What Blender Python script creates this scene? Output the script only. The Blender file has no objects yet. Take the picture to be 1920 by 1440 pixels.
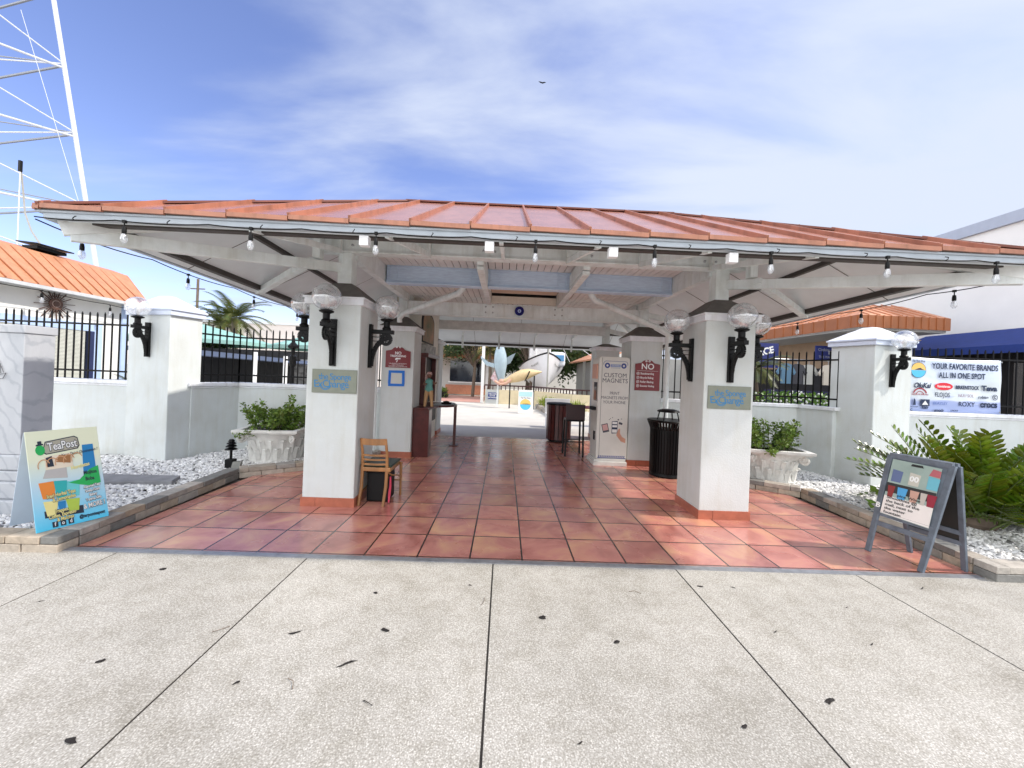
import bpy, math, random
import numpy as np
from mathutils import Vector, Matrix, Euler
R = math.radians
random.seed(7)
rng = np.random.default_rng(7)
C = bpy.context.scene.collection
scn = bpy.context.scene
# ------------------------------------------------------------------ camera, world, sun, exposure
cam = bpy.data.cameras.new('camera'); co = bpy.data.objects.new('camera', cam); C.objects.link(co)
cam.sensor_width = 36.0; cam.sensor_fit = 'HORIZONTAL'; cam.lens = 722.0/1920*36
cam.shift_y = -16.5/1920; cam.clip_end = 2000; cam.clip_start = 0.05
co.matrix_world = Matrix.Translation((0, 0, 1.62)) @ Matrix.Rotation(-0.019, 4, 'Z') @ Matrix.Rotation(R(90), 4, 'X') @ Matrix.Rotation(0.040, 4, 'Z')
scn.camera = co
SUN_EL, SUN_AZ = 44.0, 96.5      # azimuth clockwise from +Y
sd = Vector((math.sin(R(SUN_AZ))*math.cos(R(SUN_EL)), math.cos(R(SUN_AZ))*math.cos(R(SUN_EL)), math.sin(R(SUN_EL))))
sl = bpy.data.lights.new('sun', 'SUN'); so = bpy.data.objects.new('sun', sl); C.objects.link(so)
sl.energy = 2.1; sl.angle = R(1.6); sl.color = (1.0, 0.94, 0.86)
so.rotation_euler = sd.to_track_quat('Z', 'Y').to_euler()
w = bpy.data.worlds.new('World'); scn.world = w; w.use_nodes = True
nt = w.node_tree; nt.nodes.clear()
def N(nt, typ, **kw):
    n = nt.nodes.new(typ)
    for k, v in kw.items():
        if k.startswith('i_'): n.inputs[int(k[2:])].default_value = v
        else: setattr(n, k, v)
    return n
out = N(nt, 'ShaderNodeOutputWorld'); bg = N(nt, 'ShaderNodeBackground')
sky = N(nt, 'ShaderNodeTexSky', sky_type='NISHITA', sun_disc=False, sun_elevation=R(SUN_EL), sun_rotation=R(SUN_AZ), air_density=1.0, dust_density=0.6, ozone_density=2.2)
bg.inputs[1].default_value = 0.15
tc = N(nt, 'ShaderNodeTexCoord'); sep = N(nt, 'ShaderNodeSeparateXYZ')
nt.links.new(tc.outputs['Generated'], sep.inputs[0])
# clouds: project the direction on a high plane
mz = N(nt, 'ShaderNodeMath', operation='MAXIMUM'); mz.inputs[1].default_value = 0.04; nt.links.new(sep.outputs[2], mz.inputs[0])
za = N(nt, 'ShaderNodeMath', operation='ADD'); za.inputs[1].default_value = 0.12; nt.links.new(mz.outputs[0], za.inputs[0])
dx = N(nt, 'ShaderNodeMath', operation='DIVIDE'); dy = N(nt, 'ShaderNodeMath', operation='DIVIDE')
nt.links.new(sep.outputs[0], dx.inputs[0]); nt.links.new(za.outputs[0], dx.inputs[1])
nt.links.new(sep.outputs[1], dy.inputs[0]); nt.links.new(za.outputs[0], dy.inputs[1])
cmb = N(nt, 'ShaderNodeCombineXYZ'); nt.links.new(dx.outputs[0], cmb.inputs[0]); nt.links.new(dy.outputs[0], cmb.inputs[1])
mp = N(nt, 'ShaderNodeMapping'); mp.inputs['Scale'].default_value = (0.55, 1.35, 1); mp.inputs['Rotation'].default_value = (0, 0, R(28)); mp.inputs['Location'].default_value = (3.1, 1.7, 0)
nt.links.new(cmb.outputs[0], mp.inputs[0])
nz = N(nt, 'ShaderNodeTexNoise'); nz.inputs['Scale'].default_value = 1.5; nz.inputs['Detail'].default_value = 8; nz.inputs['Roughness'].default_value = 0.52; nz.inputs['Distortion'].default_value = 0.35
nt.links.new(mp.outputs[0], nz.inputs['Vector'])
# more cloud to the right (+X) and low down
bx_ = N(nt, 'ShaderNodeMath', operation='MULTIPLY_ADD'); bx_.inputs[1].default_value = 0.30; bx_.inputs[2].default_value = 0.0; nt.links.new(sep.outputs[0], bx_.inputs[0])
bz_ = N(nt, 'ShaderNodeMath', operation='MULTIPLY_ADD'); bz_.inputs[1].default_value = -0.28; bz_.inputs[2].default_value = 0.17; nt.links.new(sep.outputs[2], bz_.inputs[0])
s1 = N(nt, 'ShaderNodeMath', operation='ADD'); nt.links.new(bx_.outputs[0], s1.inputs[0]); nt.links.new(bz_.outputs[0], s1.inputs[1])
s2 = N(nt, 'ShaderNodeMath', operation='ADD'); nt.links.new(s1.outputs[0], s2.inputs[0]); nt.links.new(nz.outputs[0], s2.inputs[1])
cr = N(nt, 'ShaderNodeValToRGB'); cr.color_ramp.elements[0].position = 0.37; cr.color_ramp.elements[1].position = 0.76
cr.color_ramp.interpolation = 'EASE'
nt.links.new(s2.outputs[0], cr.inputs[0])
mix = N(nt, 'ShaderNodeMix', data_type='RGBA'); nt.links.new(cr.outputs[0], mix.inputs[0])
tint = N(nt, 'ShaderNodeMix', data_type='RGBA', blend_type='MULTIPLY'); tint.inputs[0].default_value = 1; tint.inputs[7].default_value = (0.74, 0.66, 0.80, 1)
nt.links.new(sky.outputs[0], tint.inputs[6]); nt.links.new(tint.outputs[2], mix.inputs[6])
mix.inputs[7].default_value = (2.35, 2.6, 3.15, 1)
# unseen bright bank added behind and left of the viewer to lift shade
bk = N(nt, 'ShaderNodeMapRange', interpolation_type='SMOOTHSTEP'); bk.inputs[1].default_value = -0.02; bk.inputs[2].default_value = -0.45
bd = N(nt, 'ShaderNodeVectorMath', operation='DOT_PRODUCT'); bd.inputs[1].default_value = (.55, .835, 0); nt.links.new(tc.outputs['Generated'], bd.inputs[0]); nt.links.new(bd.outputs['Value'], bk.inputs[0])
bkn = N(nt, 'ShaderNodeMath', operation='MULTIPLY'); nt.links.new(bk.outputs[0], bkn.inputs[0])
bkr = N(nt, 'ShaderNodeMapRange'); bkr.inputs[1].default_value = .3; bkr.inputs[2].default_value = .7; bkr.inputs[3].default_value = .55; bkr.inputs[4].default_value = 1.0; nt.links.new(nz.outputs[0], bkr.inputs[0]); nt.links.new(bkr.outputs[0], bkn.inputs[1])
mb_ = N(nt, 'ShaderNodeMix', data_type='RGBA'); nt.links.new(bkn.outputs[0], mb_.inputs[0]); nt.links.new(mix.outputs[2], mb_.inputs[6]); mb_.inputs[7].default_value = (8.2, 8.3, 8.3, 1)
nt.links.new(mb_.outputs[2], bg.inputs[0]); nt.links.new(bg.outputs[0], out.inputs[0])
vs = scn.view_settings; vs.view_transform = 'Standard'; vs.look = 'None'; vs.gamma = 1; vs.use_curve_mapping = False
vs.exposure = 1.12
try:
    scn.cycles.max_bounces = 10; scn.cycles.transparent_max_bounces = 16
except Exception: pass

# ------------------------------------------------------------------ materials
MATS = {}
def mat(name, col, rough=0.6, var=0.12, scale=6.0, bump=0.0, bscale=60.0, metal=0.0, spec=0.5, coat=0.0, col2=None, detail=6, stretch=None):
    if name in MATS: return MATS[name]
    m = bpy.data.materials.new(name); m.use_nodes = True; t = m.node_tree; b = t.nodes['Principled BSDF']
    b.inputs['Roughness'].default_value = rough; b.inputs['Metallic'].default_value = metal
    b.inputs['Specular IOR Level'].default_value = spec; b.inputs['Coat Weight'].default_value = coat; b.inputs['Coat Roughness'].default_value = 0.12
    c = N(t, 'ShaderNodeTexCoord'); v = c.outputs['Object']
    if stretch:
        mpp = N(t, 'ShaderNodeMapping'); mpp.inputs['Scale'].default_value = stretch; t.links.new(v, mpp.inputs[0]); v = mpp.outputs[0]
    n = N(t, 'ShaderNodeTexNoise'); n.inputs['Scale'].default_value = scale; n.inputs['Detail'].default_value = detail; n.inputs['Roughness'].default_value = 0.6
    t.links.new(v, n.inputs['Vector'])
    r = N(t, 'ShaderNodeValToRGB'); r.color_ramp.elements[0].position = 0.3; r.color_ramp.elements[1].position = 0.7
    lo = col2 if col2 else tuple(x*(1-var) for x in col); hi = col if col2 else tuple(min(1, x*(1+var*0.6)) for x in col)
    r.color_ramp.elements[0].color = (*lo, 1); r.color_ramp.elements[1].color = (*hi, 1)
    t.links.new(n.outputs[0], r.inputs[0]); t.links.new(r.outputs[0], b.inputs['Base Color'])
    if bump:
        n2 = N(t, 'ShaderNodeTexNoise'); n2.inputs['Scale'].default_value = bscale; n2.inputs['Detail'].default_value = 4; t.links.new(v, n2.inputs['Vector'])
        bp = N(t, 'ShaderNodeBump'); bp.inputs['Strength'].default_value = bump; bp.inputs['Distance'].default_value = 0.01
        t.links.new(n2.outputs[0], bp.inputs['Height']); t.links.new(bp.outputs[0], b.inputs['Normal'])
    MATS[name] = m; return m
def attr_mat(name, rough=0.7, bump=0.3, bscale=40, spec=0.4, sub=0.0, coat=0):
    m = mat(name, (.5, .5, .5), rough, 0.2, 14, bump, bscale, spec=spec, coat=coat); t = m.node_tree; b = t.nodes['Principled BSDF']
    a = N(t, 'ShaderNodeAttribute', attribute_name='tint'); mx = N(t, 'ShaderNodeMix', data_type='RGBA', blend_type='MULTIPLY'); mx.inputs[0].default_value = 1
    ramp = [n for n in t.nodes if n.type == 'VALTORGB'][0]; ramp.color_ramp.elements[0].color = (.72, .72, .72, 1); ramp.color_ramp.elements[1].color = (1.1, 1.1, 1.1, 1)
    t.links.new(a.outputs['Color'], mx.inputs[6]); t.links.new(ramp.outputs[0], mx.inputs[7]); t.links.new(mx.outputs[2], b.inputs['Base Color'])
    return m
def flat(name, col, rough=0.6): return mat(name, col, rough, 0.04, 9)

stucco = mat('white_stucco', (.625, .66, .655), .8, .07, 2.2, .25, 55)
def grime(m, amt=.16):
    t = m.node_tree; b = t.nodes['Principled BSDF']; prev = b.inputs['Base Color'].links[0].from_socket; c = N(t, 'ShaderNodeTexCoord')
    for sc_, st, lo, p0, p1 in ((5.0, (2.2, 2.2, .22), 1-amt, .30, .52), (2.3, (1, 1, 1), 1-amt*.6, .34, .55), (26, (1, 1, 2.2), 1-amt*1.4, .22, .30)):
        mp_ = N(t, 'ShaderNodeMapping'); mp_.inputs['Scale'].default_value = st; t.links.new(c.outputs['Object'], mp_.inputs[0])
        n = N(t, 'ShaderNodeTexNoise'); n.inputs['Scale'].default_value = sc_; n.inputs['Detail'].default_value = 7; n.inputs['Roughness'].default_value = .62; t.links.new(mp_.outputs[0], n.inputs['Vector'])
        r = N(t, 'ShaderNodeValToRGB'); e = r.color_ramp.elements; e[0].position = p0; e[0].color = (lo, lo*.985, lo*.955, 1); e[1].position = p1; e[1].color = (1, 1, 1, 1); t.links.new(n.outputs[0], r.inputs[0])
        mx = N(t, 'ShaderNodeMix', data_type='RGBA', blend_type='MULTIPLY'); mx.inputs[0].default_value = 1; t.links.new(prev, mx.inputs[6]); t.links.new(r.outputs[0], mx.inputs[7]); prev = mx.outputs[2]
    t.links.new(prev, b.inputs['Base Color'])
grime(stucco, .055)
stucco2 = mat('cream_stucco', (.74, .71, .63), .8, .08, 2.5, .2, 60)
cap_m = mat('cap_white', (.80, .82, .86), .7, .08, 5, .1, 40)
capblue = mat('cap_pale_blue', (.62, .68, .80), .6, .08, 5, .1, 40)
slate_shaded = mat('cap_brown_shaded', (.13, .12, .11), .7, .25, 8, .2, 50)  # slate-brown slope with the shade under the roof put into its tone
beam_m = mat('painted_timber', (.82, .87, .87), .55, .12, 5, .12, 30)
beam_d = mat('weathered_timber', (.80, .82, .80), .6, .18, 6, .12, 30)
soffit = mat('soffit_panel', (.80, .86, .88), .7, .06, 3)
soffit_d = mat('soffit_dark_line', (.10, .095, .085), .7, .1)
bluebeam = mat('pale_blue_paint', (.62, .76, .98), .5, .14, 7, .15, 30, stretch=(1, 3, 6))
fascia_m = mat('fascia_white', (.44, .49, .54), .45, .1, 6, .05, 30)
grime(stucco2, .10); grime(cap_m, .14); grime(beam_m, .14)
terra = mat('terracotta_trim', (.42, .13, .075), .35, .25, 7, .1, 40)
black = mat('black_iron', (.0035, .0035, .004), .42, .2, 20, .1, 60, spec=.22)
blackp = mat('black_plastic', (.0045, .0045, .005), .5, .2, 20, spec=.25)
rubber = mat('rubber_cord', (.004, .004, .004), .7, .2, 20, spec=.2)
peach = mat('peach_lit_skylight', (.78, .56, .42), .6, .08, 6)  # peach colour stands in for light glowing through the translucent skylight
steel = mat('brushed_steel', (.45, .46, .47), .35, .15, 12, metal=.9)
galv = mat('grey_enamel', (.36, .36, .33), .5, .1, 12, metal=.1)
woodl = mat('chair_wood', (.33, .15, .05), .4, .4, 9, .08, 40, stretch=(1, 1, .12), coat=.2)
woodd = mat('dark_red_wood', (.085, .014, .012), .35, .35, 9, .1, 40, coat=.2)
woodm = mat('maroon_rail', (.05, .012, .014), .5, .25, 9)
leaf_g = None
redsign = mat('maroon_sign', (.20, .012, .018), .4, .06, 8)
white = mat('white_paint', (.85, .85, .85), .45, .04, 8)
paper = flat('paper_white', (.82, .82, .80))
marble_l = mat('marble', (.54, .55, .57), .5, .0, 1.6, .1, 60, col2=(.40, .42, .45), stretch=(1.6, 1.6, .6))
def veins(m):
    t = m.node_tree; b = t.nodes['Principled BSDF']; src = b.inputs['Base Color'].links[0].from_socket
    c = N(t, 'ShaderNodeTexCoord'); mp_ = N(t, 'ShaderNodeMapping'); mp_.inputs['Rotation'].default_value = (R(20), R(35), R(10)); t.links.new(c.outputs['Object'], mp_.inputs[0])
    wv = N(t, 'ShaderNodeTexWave', wave_type='BANDS'); wv.inputs['Scale'].default_value = 2.6; wv.inputs['Distortion'].default_value = 7; wv.inputs['Detail'].default_value = 5; wv.inputs['Detail Scale'].default_value = 1.6; t.links.new(mp_.outputs[0], wv.inputs['Vector'])
    r = N(t, 'ShaderNodeValToRGB'); e = r.color_ramp.elements; e[0].position = .0; e[0].color = (.55, .58, .63, 1); e[1].position = .22; e[1].color = (1, 1, 1, 1); t.links.new(wv.outputs[0], r.inputs[0])
    mx = N(t, 'ShaderNodeMix', data_type='RGBA', blend_type='MULTIPLY'); mx.inputs[0].default_value = .38; t.links.new(src, mx.inputs[6]); t.links.new(r.outputs[0], mx.inputs[7]); t.links.new(mx.outputs[2], b.inputs['Base Color'])
veins(marble_l)
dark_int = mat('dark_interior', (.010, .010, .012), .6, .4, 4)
navy = mat('navy_canvas', (.012, .035, .19), .8, .12, 6, .1, 50)
teal = mat('teal_canvas', (.26, .46, .42), .7, .1, 5)
soil = mat('dark_soil', (.022, .018, .015), .95, .4, 20, .5, 60)
concrete_cast = mat('cast_stone_planter', (.72, .71, .67), .8, .15, 9, .55, 45)
shoreblue = flat('logo_blue', (.10, .52, .80)); logoy = flat('logo_yellow', (.85, .55, .15)); inkm = flat('ink_navy', (.015, .03, .08), .5)
glasspane = mat('window_glass', (.02, .025, .035), .08, .3, 2, spec=.8)

def glass_mat(name, tintc=(.95, .97, 1), alpha=.2):
    m = bpy.data.materials.new(name); m.use_nodes = True; t = m.node_tree; t.nodes.clear()
    o = N(t, 'ShaderNodeOutputMaterial'); tr = N(t, 'ShaderNodeBsdfTransparent'); gl = N(t, 'ShaderNodeBsdfGlossy'); df = N(t, 'ShaderNodeBsdfDiffuse')
    tr.inputs[0].default_value = (*tintc, 1); gl.inputs['Roughness'].default_value = .05; gl.inputs[0].default_value = (.9, .9, .9, 1); df.inputs[0].default_value = (.8, .8, .8, 1)
    lw = N(t, 'ShaderNodeLayerWeight'); lw.inputs[0].default_value = .28
    rp = N(t, 'ShaderNodeMapRange'); rp.inputs[3].default_value = alpha*.45; rp.inputs[4].default_value = .85; t.links.new(lw.outputs['Facing'], rp.inputs[0])
    c = N(t, 'ShaderNodeTexCoord'); n = N(t, 'ShaderNodeTexNoise'); n.inputs['Scale'].default_value = 9; t.links.new(c.outputs['Object'], n.inputs['Vector'])
    r2 = N(t, 'ShaderNodeMapRange'); r2.inputs[3].default_value = .0; r2.inputs[4].default_value = alpha; r2.inputs[1].default_value = .35; r2.inputs[2].default_value = .8; t.links.new(n.outputs[0], r2.inputs[0])
    m1 = N(t, 'ShaderNodeMixShader'); m2 = N(t, 'ShaderNodeMixShader')
    t.links.new(rp.outputs[0], m1.inputs[0]); t.links.new(tr.outputs[0], m1.inputs[1]); t.links.new(gl.outputs[0], m1.inputs[2])
    t.links.new(r2.outputs[0], m2.inputs[0]); t.links.new(m1.outputs[0], m2.inputs[1]); t.links.new(df.outputs[0], m2.inputs[2]); t.links.new(m2.outputs[0], o.inputs[0])
    return m
globe_m = glass_mat('clear_globe_glass', alpha=.55); bulb_m = glass_mat('bulb_glass', alpha=.35)

def roof_mat(name, base=(.50, .15, .055), metal=.35, rough=.3):
    m = mat(name, base, rough, .12, 3, .03, 12, metal=metal, spec=.6); return m
roof_m = roof_mat('copper_orange_roof', (.50, .22, .15), .3, .24)
roof_seam = roof_mat('roof_seam_orange', (.42, .175, .105), .15, .42)
roof_o = roof_mat('orange_metal_roof', (.58, .26, .14), .0, .55)
grime(roof_m, .25); grime(roof_seam, .3); grime(roof_o, .2)
roof_od = roof_mat('orange_fascia', (.36, .13, .05), .1, .5)

def concrete_mat():
    m = bpy.data.materials.new('speckled_concrete'); m.use_nodes = True; t = m.node_tree; b = t.nodes['Principled BSDF']; b.inputs['Roughness'].default_value = .75
    c = N(t, 'ShaderNodeTexCoord')
    v = N(t, 'ShaderNodeTexVoronoi'); v.inputs['Scale'].default_value = 105; v.inputs['Randomness'].default_value = 1; t.links.new(c.outputs['Object'], v.inputs['Vector'])
    r = N(t, 'ShaderNodeValToRGB'); e = r.color_ramp.elements; e[0].position = 0; e[0].color = (.72, .70, .665, 1); e[1].position = .62; e[1].color = (.365, .352, .33, 1)
    e2 = r.color_ramp.elements.new(.34); e2.color = (.46, .45, .432, 1); t.links.new(v.outputs['Distance'], r.inputs[0])
    v2 = N(t, 'ShaderNodeTexNoise'); v2.inputs['Scale'].default_value = 120; v2.inputs['Detail'].default_value = 3; t.links.new(c.outputs['Object'], v2.inputs['Vector'])
    r2 = N(t, 'ShaderNodeValToRGB'); r2.color_ramp.elements[0].position = .36; r2.color_ramp.elements[0].color = (.74, .72, .69, 1); r2.color_ramp.elements[1].position = .6; r2.color_ramp.elements[1].color = (1.1, 1.1, 1.08, 1); t.links.new(v2.outputs[0], r2.inputs[0])
    n = N(t, 'ShaderNodeTexNoise'); n.inputs['Scale'].default_value = .9; n.inputs['Detail'].default_value = 7; n.inputs['Roughness'].default_value = .6; t.links.new(c.outputs['Object'], n.inputs['Vector'])
    r3 = N(t, 'ShaderNodeValToRGB'); r3.color_ramp.elements[0].position = .3; r3.color_ramp.elements[0].color = (.84, .83, .81, 1); r3.color_ramp.elements[1].position = .68; r3.color_ramp.elements[1].color = (1.08, 1.07, 1.06, 1); t.links.new(n.outputs[0], r3.inputs[0])
    n4 = N(t, 'ShaderNodeTexNoise'); n4.inputs['Scale'].default_value = 5.5; n4.inputs['Detail'].default_value = 8; n4.inputs['Roughness'].default_value = .7; t.links.new(c.outputs['Object'], n4.inputs['Vector'])
    r4 = N(t, 'ShaderNodeValToRGB'); r4.color_ramp.elements[0].position = .33; r4.color_ramp.elements[0].color = (.84, .83, .80, 1); r4.color_ramp.elements[1].position = .55; r4.color_ramp.elements[1].color = (1.03, 1.03, 1.03, 1); t.links.new(n4.outputs[0], r4.inputs[0])
    prev = r.outputs[0]
    at = N(t, 'ShaderNodeAttribute', attribute_name='tint')
    for o2 in (r2, r3, r4, at):
        mx = N(t, 'ShaderNodeMix', data_type='RGBA', blend_type='MULTIPLY'); mx.inputs[0].default_value = 1; t.links.new(prev, mx.inputs[6]); t.links.new(o2.outputs[0], mx.inputs[7]); prev = mx.outputs[2]
    n6 = N(t, 'ShaderNodeTexNoise'); n6.inputs['Scale'].default_value = 2.2; n6.inputs['Detail'].default_value = 6; mp6 = N(t, 'ShaderNodeMapping'); mp6.inputs['Scale'].default_value = (.7, 1, 1); mp6.inputs['Location'].default_value = (4, 2, 1); t.links.new(c.outputs['Object'], mp6.inputs[0]); t.links.new(mp6.outputs[0], n6.inputs['Vector'])
    r6 = N(t, 'ShaderNodeValToRGB'); r6.color_ramp.elements[0].position = .26; r6.color_ramp.elements[0].color = (.84, .83, .81, 1); r6.color_ramp.elements[1].position = .44; r6.color_ramp.elements[1].color = (1, 1, 1, 1); t.links.new(n6.outputs[0], r6.inputs[0])
    mx = N(t, 'ShaderNodeMix', data_type='RGBA', blend_type='MULTIPLY'); mx.inputs[0].default_value = 1; t.links.new(prev, mx.inputs[6]); t.links.new(r6.outputs[0], mx.inputs[7]); prev = mx.outputs[2]
    t.links.new(prev, b.inputs['Base Color'])
    bp = N(t, 'ShaderNodeBump'); bp.inputs['Strength'].default_value = .35; bp.inputs['Distance'].default_value = .004; t.links.new(v2.outputs[0], bp.inputs['Height']); t.links.new(bp.outputs[0], b.inputs['Normal'])
    return m
def tile_mat():
    T = .461; ox, oy = .2185, 3.388
    m = bpy.data.materials.new('terracotta_tiles'); m.use_nodes = True; t = m.node_tree; b = t.nodes['Principled BSDF']
    c = N(t, 'ShaderNodeTexCoord'); s = N(t, 'ShaderNodeSeparateXYZ'); t.links.new(c.outputs['Object'], s.inputs[0])
    def M(op, a, bb=None):
        n = N(t, 'ShaderNodeMath', operation=op)
        for i, x in enumerate((a, bb)):
            if x is None: continue
            if isinstance(x, (int, float)): n.inputs[i].default_value = x
            else: t.links.new(x, n.inputs[i])
        return n.outputs[0]
    def axis(o, off):
        q = M('DIVIDE', M('SUBTRACT', o, off), T); f = M('FLOOR', q); fr = M('SUBTRACT', q, f)
        d = M('MINIMUM', fr, M('SUBTRACT', 1.0, fr)); return f, d
    fx, dx_ = axis(s.outputs[0], ox); fy, dy_ = axis(s.outputs[1], oy)
    d = M('MINIMUM', dx_, dy_)
    g = N(t, 'ShaderNodeMapRange', interpolation_type='SMOOTHSTEP'); g.inputs[1].default_value = .013; g.inputs[2].default_value = .021; t.links.new(d, g.inputs[0])
    cb = N(t, 'ShaderNodeCombineXYZ'); t.links.new(fx, cb.inputs[0]); t.links.new(fy, cb.inputs[1])
    wn = N(t, 'ShaderNodeTexWhiteNoise'); t.links.new(cb.outputs[0], wn.inputs['Vector'])
    # each tile reads another patch of the mottling
    va = N(t, 'ShaderNodeVectorMath', operation='MULTIPLY_ADD'); va.inputs[1].default_value = (7.3, 3.1, 9.7); t.links.new(cb.outputs[0], va.inputs[0]); t.links.new(c.outputs['Object'], va.inputs[2])
    n = N(t, 'ShaderNodeTexNoise'); n.inputs['Scale'].default_value = 2.6; n.inputs['Detail'].default_value = 5; n.inputs['Roughness'].default_value = .55; n.inputs['Distortion'].default_value = .6; t.links.new(va.outputs[0], n.inputs['Vector'])
    r = N(t, 'ShaderNodeValToRGB'); e = r.color_ramp.elements; e[0].position = .3; e[0].color = (.33, .105, .085, 1); e[1].position = .76; e[1].color = (.66, .36, .20, 1)
    e3 = r.color_ramp.elements.new(.5); e3.color = (.52, .205, .165, 1); t.links.new(n.outputs[0], r.inputs[0])
    hs = N(t, 'ShaderNodeHueSaturation'); t.links.new(r.outputs[0], hs.inputs['Color'])
    vr = N(t, 'ShaderNodeMapRange'); vr.inputs[3].default_value = .85; vr.inputs[4].default_value = 1.15; t.links.new(wn.outputs['Value'], vr.inputs[0]); t.links.new(vr.outputs[0], hs.inputs['Value'])
    dn = N(t, 'ShaderNodeTexNoise'); dn.inputs['Scale'].default_value = 1.1; dn.inputs['Detail'].default_value = 8; t.links.new(c.outputs['Object'], dn.inputs['Vector'])
    mg = N(t, 'ShaderNodeMix', data_type='RGBA'); mg.inputs[6].default_value = (.020, .008, .006, 1); t.links.new(g.outputs[0], mg.inputs[0]); t.links.new(hs.outputs[0], mg.inputs[7]); t.links.new(mg.outputs[2], b.inputs['Base Color'])
    rr = N(t, 'ShaderNodeMapRange'); rr.inputs[1].default_value = .3; rr.inputs[2].default_value = .7; rr.inputs[3].default_value = .14; rr.inputs[4].default_value = .36; t.links.new(dn.outputs[0], rr.inputs[0]); t.links.new(rr.outputs[0], b.inputs['Roughness'])
    b.inputs['Specular IOR Level'].default_value = .6; b.inputs['Coat Weight'].default_value = .55; b.inputs['Coat Roughness'].default_value = .19
    n5 = N(t, 'ShaderNodeTexNoise'); n5.inputs['Scale'].default_value = 7; t.links.new(va.outputs[0], n5.inputs['Vector'])
    hsum = M('ADD', g.outputs[0], M('MULTIPLY', n5.outputs[0], .35))
    bp = N(t, 'ShaderNodeBump'); bp.inputs['Strength'].default_value = .3; bp.inputs['Distance'].default_value = .003; t.links.new(hsum, bp.inputs['Height']); t.links.new(bp.outputs[0], b.inputs['Normal'])
    return m

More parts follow.
